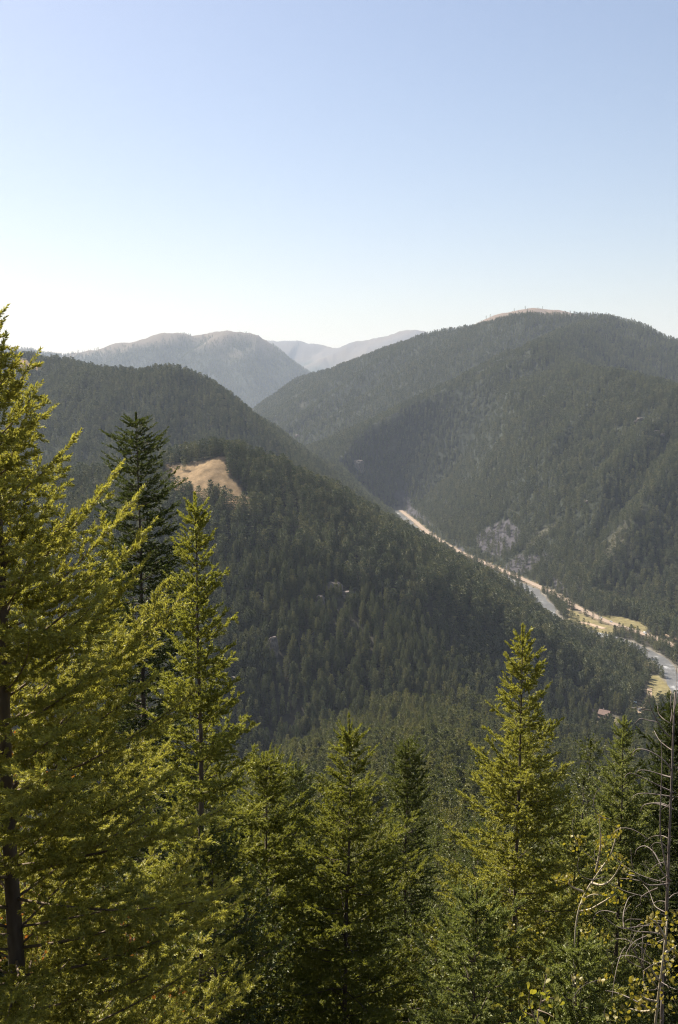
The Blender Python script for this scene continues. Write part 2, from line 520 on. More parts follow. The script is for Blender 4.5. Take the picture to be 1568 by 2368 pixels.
GRASS = [[G(*p, FLOOR) for p in q] for q in (
         ((1305, 1405), (1330, 1412), (1370, 1432), (1420, 1450), (1440, 1458), (1395, 1470), (1350, 1450), (1315, 1430)),
         ((1385, 1425), (1420, 1422), (1470, 1435), (1500, 1450), (1490, 1462), (1440, 1448)),
         ((1500, 1560), (1525, 1560), (1550, 1590), (1560, 1625), (1510, 1625), (1500, 1590)),
         ((1365, 1685), (1390, 1668), (1425, 1660), (1420, 1680), (1395, 1695)), ((1290, 1680), (1318, 1672), (1318, 1692), (1290, 1692)),
         ((1440, 1650), (1480, 1635), (1500, 1640), (1460, 1660)),
         ((1490, 1525), (1505, 1530), (1500, 1545), (1488, 1540)),
         ((1360, 1475), (1390, 1490), (1420, 1505), (1410, 1512), (1365, 1490)))]
GRASS += [[G(*p, FLOOR) for p in ((1145, 1345), (1165, 1350), (1200, 1370), (1180, 1375), (1150, 1360))]]
BARE = [tpoly((20, 835), (60, 830), (95, 850), (90, 862), (70, 850), (40, 852), ymin=1500)]

# ---- ground colours (what covers the ground, not how it is lit)
fx, fy, fz = gx.ravel(), gy.ravel(), GZ.ravel()
col = np.tile(np.array([0.045, 0.040, 0.029]), (len(fx), 1))
nb = fbm(fx / 60, fy / 60, 3, 3)[:, None]
col = col * (1 + 0.8 * nb)
def paint(mask, c, amt=1.0):
    global col
    k = (mask.astype(float) * amt)[:, None]
    col = col * (1 - k) + np.array(c) * k
r_ = np.hypot(fx, fy)
# dry openings between the trees of the far slopes
op = sstep(0.27, 0.34, fbm(fx / 70, fy / 70, 61, 3)) * sstep(900, 1300, r_)
paint(sstep(1300, 1700, r_), (0.026, 0.031, 0.02), 0.9)
paint(op, (0.12, 0.105, 0.068), 0.5)
alp = sstep(270, 430, fz + 420 * fbm(fx / 520, fy / 520, 77, 4)) * sstep(5200, 6400, fy)
FORESTCAP = 1 - alp
paint(sstep(4600, 5200, fy), (0.04, 0.047, 0.034))
paint(alp, (0.15, 0.112, 0.078), 0.8)
paint(sstep(9600, 10400, fy) * sstep(-0.1, 0.12, fbm(fx / 600, fy / 600, 33, 4)), (0.10, 0.088, 0.08), 0.8)
dk_, _, _ = seg_dist(fx, fy, RIDGES[-1][0])
paint(sstep(420, 250, dk_) * (fy > 4400), (0.2, 0.145, 0.105), 0.85)
for q in BARE: paint(in_poly(fx, fy, q), (0.30, 0.2, 0.11))
for q in MEADOW: paint(in_poly(fx, fy, q), (0.235, 0.162, 0.088))
for q in SCREE: paint(in_poly(fx, fy, q), (0.058, 0.053, 0.056))
dr_, _, _ = seg_dist(fx, fy, RIVER); dd_, _, _ = seg_dist(fx, fy, ROAD); df_, _, _ = seg_dist(fx, fy, FLATS)
paint((dr_ < 12) & (fz < FLOOR + 8), (0.17, 0.15, 0.12))
paint((dd_ < 9) & (fz < FLOOR + 8), (0.17, 0.135, 0.085))
for q in GRASS: paint(in_poly(fx, fy, q), (0.18, 0.15, 0.07))
idx = np.arange(nx * ny).reshape(ny, nx)
quads = np.stack([idx[:-1, :-1], idx[:-1, 1:], idx[1:, 1:], idx[1:, :-1]], -1).reshape(-1, 4)
ground = link('ground', mesh_np('ground', np.stack([fx, fy, fz], -1), quads, M['ground'], True, {'cover': col}))
tag(ground, kind='structure')

def resample(pts, step):
    d = np.r_[0, np.cumsum(np.linalg.norm(np.diff(pts, axis=0), axis=1))]
    s = np.arange(0, d[-1], step)
    # smooth (Catmull-like) by interpolating then averaging
    q = np.stack([np.interp(s, d, pts[:, k]) for k in range(pts.shape[1])], -1)
    for _ in range(6):
        q[1:-1] = 0.25 * q[:-2] + 0.5 * q[1:-1] + 0.25 * q[2:]
    return q
def ribbon(name, pts, half, z, mat, step=8, wob=0.0, seed=0, thick=0.25):
    q = resample(pts, step)
    d = np.gradient(q[:, :2], axis=0); d /= np.linalg.norm(d, axis=1)[:, None]
    nrm = np.stack([-d[:, 1], d[:, 0]], -1)
    s = np.arange(len(q)) * step
    wl = half * (1 + wob * 2 * (vnoise(s / 25.0, s * 0, seed) - 0.5)); wr = half * (1 + wob * 2 * (vnoise(s / 25.0, s * 0, seed + 5) - 0.5))
    v = []
    for off, dz in ((-1, -thick), (-1, 0), (1, 0), (1, -thick)):
        e = q[:, :2] + nrm * ((wl if off < 0 else wr) * off)[:, None]
        v.append(np.c_[e, np.full(len(q), z + dz)])
    n = len(q)
    f = []
    for i in range(n - 1):
        for a in range(3):
            f.append((a * n + i, a * n + i + 1, (a + 1) * n + i + 1, (a + 1) * n + i))
    return link(name, mesh_np(name, np.vstack(v), f, mat))
river = tag(ribbon('river', RIVER, 9, FLOOR + 0.25, M['river'], 6, 0.35, 3, 0.5), kind='structure')
road = tag(ribbon('road', ROAD, 5.2, FLOOR + 0.7, M['road'], 6, 0.0, 1, 0.9), kind='structure')
TRACK = np.array([G(*p, FLOOR) for p in ((1440, 1664), (1462, 1655), (1476, 1648), (1490, 1636), (1500, 1618), (1502, 1590))])
path = tag(ribbon('dirt_track', TRACK, 2.4, FLOOR + 0.35, M['dirt'], 3, 0.1, 2, 0.5), kind='structure')
TRACK2 = np.array([G(*p, FLOOR) for p in ((1308, 1410), (1322, 1406), (1334, 1406))])
tag(ribbon('dirt_path', TRACK2, 3.0, FLOOR + 0.4, M['dirt'], 3, 0.1, 2, 0.5), kind='structure')
TRACK3 = np.array([G(*p, FLOOR) for p in ((1335, 1438), (1360, 1442), (1385, 1450), (1400, 1454))])
tag(ribbon('dirt_pullout', TRACK3, 4.0, FLOOR + 0.4, M['dirt'], 3, 0.2, 2, 0.5), kind='structure')
TRACK4 = np.array([G(*p, FLOOR) for p in ((1530, 1468), (1550, 1471), (1600, 1484))])
tag(ribbon('gravel_lot', TRACK4, 8.0, FLOOR + 0.3, M['dirt'], 3, 0.1, 2, 0.3), kind='structure')
print('ground done', round(time.time() - T0, 1))

# ------------------------------------------------------------------ conifers
def norm(v):
    return v / (np.linalg.norm(v, axis=-1, keepdims=True) + 1e-9)

def needles(o, t, l, n, nl, wd, rng, alpha=(0.6, 1.05)):
    """n needles round each twig (origin o, unit direction t, length l)"""
    k = len(o)
    if k == 0: return np.zeros((0, 3)), np.zeros((0, 3), int)
    ref = np.where(np.abs(t[:, 2:3]) > 0.85, np.array([[1., 0, 0]]), np.array([[0, 0, 1.]]))
    a = norm(np.cross(t, ref)); b = np.cross(t, a)
    fr = (np.arange(n)[None, :] + rng.random((k, n))) / n
    ph = rng.random((k, n)) * 6.283
    al = rng.uniform(alpha[0], alpha[1], (k, n))
    al = al * (1 - 0.55 * sstep(0.75, 1.0, fr))
    rd = a[:, None, :] * np.cos(ph)[..., None] + b[:, None, :] * np.sin(ph)[..., None]
    base = o[:, None, :] + t[:, None, :] * (l[:, None] * fr)[..., None]
    dn = t[:, None, :] * np.cos(al)[..., None] + rd * np.sin(al)[..., None]
    ln = nl * rng.uniform(0.75, 1.2, (k, n))
    tip = base + dn * ln[..., None]
    rv = norm(rng.normal(size=(k, n, 3)))
    sd_ = norm(np.cross(dn, rv)) * (wd * 0.5)
    mid = base + dn * (ln * 0.4)[..., None]
    v = np.stack([base, mid - sd_, tip, mid + sd_], 2).reshape(-1, 3)
    i = np.arange(k * n)[:, None] * 4
    return v, i + np.array([[0, 1, 2, 3]])

def conifer(hgt, prof, rng, el=(0.9, 0.15), whorl=0.42, per=5, lat_step=0.07, lat_k=0.42, lat_max=0.5, sub_step=0.06, sub_len=0.11,
            n_need=14, nl=0.026, wd=0.004, trunk_r=0.08, lowest=0.12, bare=0.15, droop=0.0, gap=0.12, curl=0.35, lean=(0, 0), zcut=None, limbs=True, clump=0.0, keep=None, leader=0.35):
    """returns wood (verts, tris), list of limb tubes and needles (verts, quads); prof(distance below top) = crown radius"""
    wood, limb = MB(), []
    NV, NF, off = [], [], 0
    m = 14
    zs = np.linspace(0, hgt, m)
    wob = np.c_[np.cumsum(rng.normal(0, 0.012, m)), np.cumsum(rng.normal(0, 0.012, m))]
    tr = np.c_[wob[:, 0] + lean[0] * zs, wob[:, 1] + lean[1] * zs, zs]
    wood.tube(tr, np.maximum(trunk_r * (1 - zs / hgt) ** 0.85, 0.006), 8)
    def tp(z):
        return np.array([np.interp(z, zs, tr[:, 0]), np.interp(z, zs, tr[:, 1]), z])
    O, Tt, L = [], [], []
    # leader
    nlead = 8
    for k in range(nlead):
        z = hgt - leader + leader * k / nlead
        O.append(tp(z)[None]); Tt.append(np.array([[0, 0, 1.]])); L.append(np.array([leader / nlead * 1.2]))
    z = hgt - leader * 0.75
    zlow = hgt * lowest if zcut is None else max(hgt * lowest, zcut)
    az0 = rng.random() * 6.28
    while z > zlow:
        below = hgt - z
        frac = min(1.0, below / (hgt * 0.55))
        npb = max(3, int(round(per + rng.normal(0, 0.7))))
        for k in range(npb):
            az = az0 + k * 6.283 / npb + rng.normal(0, 0.22)
            if keep is not None and not keep(az, below): continue
            if rng.random() < gap * frac: continue
            zz = z + rng.uniform(-0.28, 0.28) * whorl * (0.4 + 0.6 * min(1, below))
            if zz > hgt - 0.03: continue
            e = el[0] + (el[1] - el[0]) * frac ** 0.7 + rng.normal(0, 0.10)
            r = prof(hgt - zz) * rng.uniform(0.62, 1.0)
            if rng.random() < 0.08: r *= 1.25
            Lb = max(0.05, r / max(0.45, math.cos(e)))
            ns = max(4, int(Lb / 0.16) + 2)
            s = np.linspace(0, 1, ns)
            # elevation along the limb: sags, then turns up at the tip
            ee = e + (-droop * np.sin(s * math.pi)) + curl * (s - 0.35) * min(1, Lb)
            azz = az + np.cumsum(rng.normal(0, 0.045, ns))
            dv = np.c_[np.cos(ee) * np.cos(azz), np.cos(ee) * np.sin(azz), np.sin(ee)]
            p0 = tp(zz)
            pts = p0 + np.vstack([np.zeros(3), np.cumsum(dv[:-1] * (Lb / (ns - 1)), axis=0)])
            if limbs:
                tb = MB(); rb = 0.004 + 0.0052 * min(1.6, Lb)
                tb.tube(pts, rb * (1 - 0.85 * s), 4)
                limb.append(tb)
            # laterals
            b0 = bare * frac
            npos = max(1, int(Lb * (1 - b0) / lat_step))
            sp = b0 + (1 - b0) * (np.arange(npos) + rng.random(npos) * 0.8) / npos
            if clump > 0:
                sp = sp[rng.random(len(sp)) > clump * (0.5 + 0.5 * np.sin(sp * 9 + rng.random() * 6))]
            sp = np.clip(sp, 0, 0.985)
            if len(sp) == 0: sp = np.array([0.8])
            q = np.stack([np.interp(sp, s, pts[:, c]) for c in range(3)], -1)
            dq = norm(np.stack([np.interp(sp, s, dv[:, c]) for c in range(3)], -1))
            side = np.where(np.arange(len(sp)) % 2 == 0, 1.0, -1.0)
            h_ = norm(np.cross(dq, np.array([0, 0, 1.])))
            upv = np.cross(h_, dq)
            la = rng.uniform(0.65, 1.05, len(sp))
            roll = rng.normal(0, 0.38, len(sp))
            latd = norm(dq * np.cos(la)[:, None] + (h_ * (side * np.cos(roll))[:, None] + upv * (np.sin(roll) - 0.05)[:, None]) * np.sin(la)[:, None])
            ll = np.minimum(lat_max, np.maximum(0.06, lat_k * Lb * (1 - sp) ** 0.8 + 0.05)) * rng.uniform(0.6, 1.15, len(sp))
            # limb tip itself carries needles
            for t_ in np.arange(max(b0, 0.45), 1.0, min(0.5, sub_len / Lb)):
                i0 = min(int(t_ * (ns - 1)), ns - 2)
                O.append((pts[i0] + (pts[i0 + 1] - pts[i0]) * (t_ * (ns - 1) - i0))[None]); Tt.append(dv[i0][None]); L.append(np.array([sub_len * 1.1]))
            # twigs along each lateral
            for lo_, ld_, l_, hh, uu in zip(q, latd, ll, h_, upv):
                na = max(1, int(round(l_ / sub_len)))
                ax = (np.arange(na) / na)[:, None] * l_
                O.append(lo_ + ld_ * ax); Tt.append(np.repeat(ld_[None], na, 0)); L.append(np.full(na, l_ / na * 1.15))
                if sub_step > 0:
                    nsb = int(l_ / sub_step)
                    if nsb > 0:
                        sa = (np.arange(nsb) + 0.5 + rng.uniform(-0.3, 0.3, nsb)) / nsb * 0.9
                        o2 = lo_ + ld_ * (sa * l_)[:, None]
                        s2 = norm(np.cross(ld_, uu))
                        sg = np.where(np.arange(nsb) % 2 == 0, 1.0, -1.0)
                        a2 = rng.uniform(0.6, 1.0, nsb)
                        d2 = norm(ld_[None] * np.cos(a2)[:, None] + (s2[None] * sg[:, None] + uu[None] * rng.normal(0.05, 0.35, (nsb, 1))) * np.sin(a2)[:, None])
                        O.append(o2); Tt.append(d2); L.append(sub_len * rng.uniform(0.6, 1.15, nsb) * (1 - 0.4 * sa))
        z -= whorl * rng.uniform(0.75, 1.25) * (0.45 + 0.55 * min(1.0, below / 1.2)) 
        az0 += 0.9 + rng.random()
    O, Tt, L = np.vstack(O), norm(np.vstack(Tt)), np.concatenate(L)
    v, f = needles(O, Tt, L, n_need, nl, wd, rng)
    return wood, limb, v, f

def profile(*pts):
    a = np.array(pts, float)
    return lambda d: float(np.interp(d, a[:, 0], a[:, 1]))

def place_fir(name, label, cat, tx, ty, Y, prof, mat, seed, group=None, split_limbs=False, lean=(0, 0), **kw):
    top = P(tx, ty, Y)
    zb = H(top[0], top[1])[0] - 0.15
    hgt = top[2] - zb
    rng = np.random.default_rng(seed)
    base = np.array([top[0] - lean[0] * hgt, top[1] - lean[1] * hgt, zb])
    # lowest sight line: build no limbs more than 2.5 m below the frame
    zvis = -(Y + 1.0) * math.tan(PITCH + math.atan((2367 - CY) / FPX)) - 1.6
    wood, limb, v, f = conifer(hgt, prof, rng, zcut=max(0.0, zvis - zb), lean=lean, trunk_r=kw.pop('trunk_r', 0.007 * hgt), **kw)
    t = thing(name, label, cat, base, 0, group)
    if not split_limbs:
        for b in limb:
            for vv, ff in zip(b.v, b.f): wood.add(vv, ff)
        wood.build('trunk', M['bark'], t, True)
    else:
        wood.build('trunk', M['bark'], t, True)
        order = sorted(limb, key=lambda b: -len(b.v[0]))
        rest = MB()
        for i, b in enumerate(order):
            if i < 70: b.build('branch', M['twig'], t, True)
            else:
                for vv, ff in zip(b.v, b.f): rest.add(vv, ff)
        if rest.n: rest.build('side_branches', M['twig'], t, True)['kind'] = 'stuff'
    link('crown', mesh_np('crown', v, f, mat), t)
    print(name, label[:30], 'h=%.1f' % hgt, 'faces', len(f), round(time.time() - T0, 1))
    return t

HERO = dict(el=(1.0, 0.42), whorl=0.235, per=6, lat_step=0.06, lat_k=0.38, lat_max=0.45, sub_step=0.06, sub_len=0.11, n_need=54, nl=0.027, wd=0.0078, bare=0.1, gap=0.1, curl=0.35)
NEAR = dict(el=(0.95, 0.25), whorl=0.27, per=6, lat_step=0.08, lat_k=0.40, lat_max=0.48, sub_step=0.08, sub_len=0.13, n_need=46, nl=0.034, wd=0.0135, bare=0.06, gap=0.14, curl=0.4)
MIDN = dict(el=(0.9, 0.15), whorl=0.42, per=5, lat_step=0.15, lat_k=0.40, lat_max=0.5, sub_step=0.14, sub_len=0.2, n_need=26, nl=0.05, wd=0.02, bare=0.2, gap=0.14, curl=0.4)

place_fir('fir_tree', 'big sunlit fir filling the left edge, nearest tree, with rising yellow green boughs', 'fir tree', -20, 655, 6.3,
          profile((0, 0.02), (0.4, 0.06), (0.6, 0.14), (1.0, 0.34), (1.7, 0.66), (2.4, 1.15), (3.2, 1.6), (4.2, 1.75), (8, 1.7)), M['needle'], 5, split_limbs=True, trunk_r=0.085, **HERO)
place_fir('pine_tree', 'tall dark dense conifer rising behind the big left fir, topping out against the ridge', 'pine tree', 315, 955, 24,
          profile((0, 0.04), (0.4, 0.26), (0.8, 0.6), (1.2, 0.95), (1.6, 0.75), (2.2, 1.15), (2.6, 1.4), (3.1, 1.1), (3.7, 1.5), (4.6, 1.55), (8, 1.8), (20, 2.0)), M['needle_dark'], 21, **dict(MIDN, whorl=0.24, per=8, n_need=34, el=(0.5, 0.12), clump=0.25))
place_fir('fir_tree', 'slender fir with open ascending boughs between the dark conifer and the forested slope', 'fir tree', 450, 1140, 13,
          profile((0, 0.03), (0.5, 0.16), (1.5, 0.40), (2.5, 0.66), (3.2, 0.85), (5, 1.1), (12, 1.4)), M['needle'], 33, **dict(NEAR, el=(0.9, 0.3)))
place_fir('fir_tree', 'fir with a blunt sunlit top and dark shaded lower boughs beside the big left fir', 'fir tree', 622, 1742, 15,
          profile((0, 0.08), (0.5, 0.42), (1.2, 0.7), (2.0, 1.1), (4, 1.6), (10, 1.9)), M['needle'], 41, **dict(NEAR, clump=0.2))
place_fir('fir_tree', 'small thin feathery fir just left of the slim pointed centre fir', 'fir tree', 682, 1765, 19,
          profile((0, 0.04), (0.6, 0.35), (1.5, 0.7), (3, 1.0), (9, 1.4)), M['needle_cool'], 52, **NEAR)
place_fir('fir_tree', 'slim pointed fir at bottom centre with long bare leader and visible brown trunk', 'fir tree', 790, 1655, 14,
          profile((0, 0.02), (0.5, 0.18), (1.1, 0.42), (1.8, 0.72), (2.8, 1.2), (4.2, 1.6), (9, 1.9)), M['needle'], 63, **dict(NEAR, leader=0.5, gap=0.2))
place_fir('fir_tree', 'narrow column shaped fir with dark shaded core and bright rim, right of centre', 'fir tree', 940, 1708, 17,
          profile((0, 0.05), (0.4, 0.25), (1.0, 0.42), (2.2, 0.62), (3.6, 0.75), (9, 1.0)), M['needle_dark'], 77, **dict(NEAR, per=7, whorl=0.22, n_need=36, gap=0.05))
place_fir('fir_tree', 'tall broad fir standing before the river valley, its tip nearly reaching the river', 'fir tree', 1221, 1445, 14,
          profile((0, 0.02), (0.4, 0.12), (0.9, 0.34), (1.9, 0.6), (2.8, 1.1), (4.2, 1.6), (10, 1.9)), M['needle'], 84, lean=(0.012, 0), **NEAR)
place_fir('fir_tree', 'bluish green fir with soft full crown, its top just below the cabin', 'fir tree', 1441, 1655, 20,
          profile((0, 0.02), (0.5, 0.14), (1.2, 0.45), (3, 1.0), (5, 1.3), (12, 1.7)), M['needle_cool'], 95, **dict(NEAR, whorl=0.27))
place_fir('fir_tree', 'dark fir cut by the right edge, standing behind the bare dead tree', 'fir tree', 1566, 1625, 21,
          profile((0, 0.06), (0.6, 0.4), (1.5, 0.75), (3, 1.1), (6, 1.5), (12, 1.8)), M['needle_dark'], 103, **dict(NEAR, per=6))
place_fir('fir_tree', 'low young pale green fir in front of the tall broad fir', 'fir tree', 1098, 2050, 10,
          profile((0, 0.05), (0.4, 0.32), (0.9, 0.62), (1.6, 0.85), (4, 1.2)), M['needle_cool'], 117, **dict(NEAR, lat_step=0.085))
place_fir('fir_tree', 'bushy shaded fir behind the yellow leaved aspen sapling', 'fir tree', 1335, 1880, 15,
          profile((0, 0.06), (0.5, 0.4), (1.2, 0.7), (2.5, 1.1), (8, 1.5)), M['needle_cool'], 129, **NEAR)
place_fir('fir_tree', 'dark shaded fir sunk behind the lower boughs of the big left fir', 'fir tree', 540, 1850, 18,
          profile((0, 0.06), (0.5, 0.4), (1.5, 0.8), (3, 1.2), (8, 1.6)), M['needle_dark'], 131, **NEAR)  # filler tree: the dark needles stand in for shade here
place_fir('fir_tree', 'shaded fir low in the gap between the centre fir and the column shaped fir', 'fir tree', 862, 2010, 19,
          profile((0, 0.06), (0.5, 0.4), (1.5, 0.8), (3, 1.2), (8, 1.6)), M['needle_dark'], 137, **NEAR)  # another filler, the gap's shade put into its dark needles

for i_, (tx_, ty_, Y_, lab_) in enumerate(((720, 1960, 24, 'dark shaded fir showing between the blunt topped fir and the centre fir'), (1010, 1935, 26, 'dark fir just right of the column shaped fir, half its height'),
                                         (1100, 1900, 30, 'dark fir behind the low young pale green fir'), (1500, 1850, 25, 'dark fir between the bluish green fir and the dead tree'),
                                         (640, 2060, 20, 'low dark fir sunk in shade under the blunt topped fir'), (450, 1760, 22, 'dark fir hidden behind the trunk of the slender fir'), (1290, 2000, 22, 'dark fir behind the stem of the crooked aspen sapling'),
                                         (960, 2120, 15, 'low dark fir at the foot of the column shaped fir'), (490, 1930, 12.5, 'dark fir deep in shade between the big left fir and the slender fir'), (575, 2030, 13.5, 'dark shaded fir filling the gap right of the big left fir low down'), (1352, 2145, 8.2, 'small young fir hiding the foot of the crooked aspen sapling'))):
    place_fir('fir_tree', lab_, 'fir tree', tx_, ty_, Y_, profile((0, 0.08), (0.5, 0.45), (1.5, 0.95), (3, 1.4), (8, 2.0)) if Y_ > 9 else profile((0, 0.03), (0.4, 0.22), (1.0, 0.42), (3, 0.6)), M['needle_dark'] if Y_ > 9 else M['needle_cool'], 700 + i_, **(dict(MIDN, whorl=0.36, per=6, n_need=16, wd=0.028) if Y_ > 9 else dict(NEAR, whorl=0.22)))  # the dark ones are fillers, their needle colour standing for shade between trees
# places of the bare rock outcrops: (picture x, y, nearest distance, clear radius)
ROCKS = [(772, 1362, 700, 9), (802, 1380, 700, 6), (742, 1402, 700, 7), (632, 1512, 620, 9), (540, 1592, 520, 7), (740, 1756, 450, 7), (622, 1085, 850, 9), (830, 1082, 2300, 22), (1480, 972, 1400, 12), (1518, 1002, 1400, 8), (1356, 1164, 1300, 6)]
# ------------------------------------------------------------------ prototypes for the slope trees
def proto(hgt, rmax, seed, mat, dens):
    rng = np.random.default_rng(seed)
    pr = profile((0, 0.05 * rmax), (hgt * 0.08, 0.38 * rmax), (hgt * 0.25, 0.74 * rmax), (hgt * 0.5, 0.97 * rmax), (hgt, rmax))
    wood, limb, v, f = conifer(hgt, pr, rng, trunk_r=0.012 * hgt, **dens)
    for b in limb:
        for vv, ff in zip(b.v, b.f): wood.add(vv, ff)
    wv, wf = wood.arr()
    return wv, wf, v, f
D_A = dict(el=(0.7, -0.05), whorl=0.5, per=6, lat_step=0.22, lat_k=0.42, lat_max=0.7, sub_step=0.2, sub_len=0.28, n_need=8, nl=0.11, wd=0.055, lowest=0.1, gap=0.12, curl=0.45, bare=0.15)
D_B = dict(el=(0.7, -0.1), whorl=0.7, per=6, lat_step=0.4, lat_k=0.45, lat_max=0.8, sub_step=0, sub_len=0.42, n_need=6, nl=0.36, wd=0.22, lowest=0.08, gap=0.08, curl=0.4, bare=0.1, limbs=False)
D_C = dict(el=(0.5, -0.2), whorl=1.25, per=5, lat_step=1.1, lat_k=0.4, lat_max=0.9, sub_step=0, sub_len=0.9, n_need=3, nl=0.9, wd=0.5, lowest=0.06, gap=0.05, curl=0.3, bare=0.1, limbs=False, leader=1.0)
near_protos, mid_protos, far_protos, spur_protos = [], [], [], []
for i, (h_, r_m) in enumerate(((14, 2.2), (16, 2.3), (12.5, 2.1), (14.5, 1.9))):
    wv, wf, v, f = proto(h_, r_m, 300 + i, M['needle_mid'], D_A)
    near_protos.append((mesh_np('trunk', wv, wf, M['bark'], True), mesh_np('crown', v, f, M['needle_mid'])))
    print('near proto', len(f))
def joined(name, wv, wf, v, f, mat):
    f3 = np.vstack([wf, np.vstack([f[:, [0, 1, 2]], f[:, [0, 2, 3]]]) + len(wv)])
    mi = np.r_[np.zeros(len(wf), int), np.ones(2 * len(f), int)]
    me = mesh_np(name, np.vstack([wv, v]), f3, [M['bark'], mat], False, None, mi)
    return bpy.data.objects.new(name, me)
for i, (h_, r_m) in enumerate(((14, 2.4), (16, 2.7), (15, 2.1), (12, 2.3), (15.5, 2.9))):
    mid_protos.append(joined('conifer_mid', *proto(h_, r_m, 400 + i, None, D_B), M['needle_slope']))
    spur_protos.append(joined('conifer_spur', *proto(h_ * 0.95, r_m * 0.95, 450 + i, None, D_B), M['needle_mid']))  # lighter needle material carries the spur's sunlight in its colour
    far_protos.append(joined('conifer_far', *proto(h_, r_m * 1.05, 500 + i, None, D_C), M['needle_far']))
    print('mid/far proto', len(mid_protos[-1].data.polygons), len(far_protos[-1].data.polygons))

# ------------------------------------------------------------------ where the forest stands
AZ = np.radians(np.linspace(-36, 36, 721))
RR = np.exp(np.linspace(math.log(3), math.log(16000), 950))
pa, pr_ = np.meshgrid(AZ, RR, indexing='ij')
ph_ = H((pr_ * np.sin(pa)).ravel(), (pr_ * np.cos(pa)).ravel()).reshape(pa.shape)
tanel = ph_ / pr_
cmax = np.maximum.accumulate(tanel, axis=1)
def visible(x, y, z, extra):
    r = np.hypot(x, y); a = np.arctan2(x, y)
    i = np.clip(np.round((a - AZ[0]) / (AZ[1] - AZ[0])).astype(int), 0, len(AZ) - 1)
    j = np.clip(np.searchsorted(RR, r * 0.985) - 1, 0, len(RR) - 1)
    return (z + extra) / r > cmax[i, j]

def scatter(y0, y1, sp, rng):
    area = 0.66 * (y1 * y1 - y0 * y0)
    n = int(area / (sp * sp))
    y = np.sqrt(rng.uniform(y0 * y0, y1 * y1, n))
    x = y * rng.uniform(-0.66, 0.66, n)
    return x, y
rng = np.random.default_rng(77)
X, Yv, S = [], [], []
for (a, b, s) in ((26, 120, 4.2), (120, 500, 5.4), (500, 1000, 5.3), (1000, 1500, 5.4), (1500, 2200, 5.3), (2200, 3000, 5.9), (3000, 4600, 7.2), (4600, 9500, 12)):
    x, y = scatter(a, b, s, rng)
    X.append(x); Yv.append(y); S.append(np.full(len(x), s))
X, Yv, S = np.concatenate(X), np.concatenate(Yv), np.concatenate(S)
Z = H(X, Yv)
ok = visible(X, Yv, Z, 22 + 0.004 * Yv)
for q in MEADOW: ok &= ~(in_poly(X, Yv, q) & (rng.random(len(X)) > 0.03))
for q in SCREE: ok &= ~(in_poly(X, Yv, q) & (rng.random(len(X)) > 0.28))
for q in GRASS: ok &= ~(in_poly(X, Yv, q) & (rng.random(len(X)) > 0.01))
dk, _, _ = seg_dist(X, Yv, RIDGES[-1][0])
ok &= (dk > 380) | (rng.random(len(X)) > 0.97)
for q in BARE: ok &= ~(in_poly(X, Yv, q) & (rng.random(len(X)) > 0.05))
dr, _, _ = seg_dist(X, Yv, RIVER); dd, _, _ = seg_dist(X, Yv, ROAD); dt, _, _ = seg_dist(X, Yv, TRACK)
ok &= ((dr > 10.5) & (dd > 8.5) & (dt > 6)) | (Z > FLOOR + 10)
# keep the sight lines to road and river open: little grows between them and the camera right at the verge
dop = fbm(X / 70, Yv / 70, 61, 3)
ok &= rng.random(len(X)) > 0.6 * sstep(0.27, 0.34, dop) * sstep(900, 1300, np.hypot(X, Yv))
ok &= rng.random(len(X)) > 0.3 * sstep(0.66, 0.85, vnoise(X / 22, Yv / 22, 8))
ok &= rng.random(len(X)) > 0.12 * sstep(0.5, 0.8, vnoise(X / 75, Yv / 75, 9))
alp_t = sstep(270, 430, Z + 420 * fbm(X / 520, Yv / 520, 77, 4)) * sstep(5200, 6400, Yv)
ok &= rng.random(len(X)) > alp_t
# valley-floor clearing round the cabin
CABIN = G(1397, 1654, FLOOR)
CLEAR = [(CABIN, 11), (CABIN + np.array([6., -8, 0]), 10), (CABIN + np.array([5., -22, 0]), 10), (G(1367, 1675, FLOOR), 4), (G(1479, 1646, FLOOR), 7), (G(1467, 1630, FLOOR), 5), (G(1398, 1672, FLOOR), 11), (G(1398, 1684, FLOOR), 10), (G(1425, 1668, FLOOR), 9), (G(1450, 1660, FLOOR), 7), (G(1305, 1684, FLOOR), 9), (G(1315, 1692, FLOOR), 5)]
for px_, py_, ym_, r_c in ROCKS:
    c_ = trace(px_, py_, ym_); u_ = np.hypot(c_[0], c_[1])
    for k_ in (0.0, 0.5): CLEAR.append((c_ * np.array([1 - k_ * r_c / u_, 1 - k_ * r_c / u_, 1]), r_c * 0.7 * (1 - 0.15 * k_)))
for c, r in CLEAR: ok &= np.hypot(X - c[0], Yv - c[1]) > r
X, Yv, Z, S = X[ok], Yv[ok], Z[ok], S[ok]
sc_ = (0.66 + 0.55 * rng.random(len(X)) ** 0.8) * (0.75 + 0.5 * vnoise(X / 45, Yv / 45, 4))
sc_ *= np.interp(Yv, [60, 300, 500], [0.9, 1.0, 1.15])
sc_ *= np.interp(Yv, [0, 1300, 1700, 4000, 8000], [1, 1.0, 0.84, 0.78, 1.1])
sc_[(dr[ok] < 40) | (dd[ok] < 22)] *= 0.7
rot = rng.uniform(0, 6.28, len(X))
print('trees', len(X), [(int(((Yv > a) & (Yv < b)).sum())) for a, b in ((0, 120), (120, 500), (500, 1000), (1000, 1500), (1500, 2200), (2200, 3000), (3000, 4600), (4600, 9000))], round(time.time() - T0, 1))

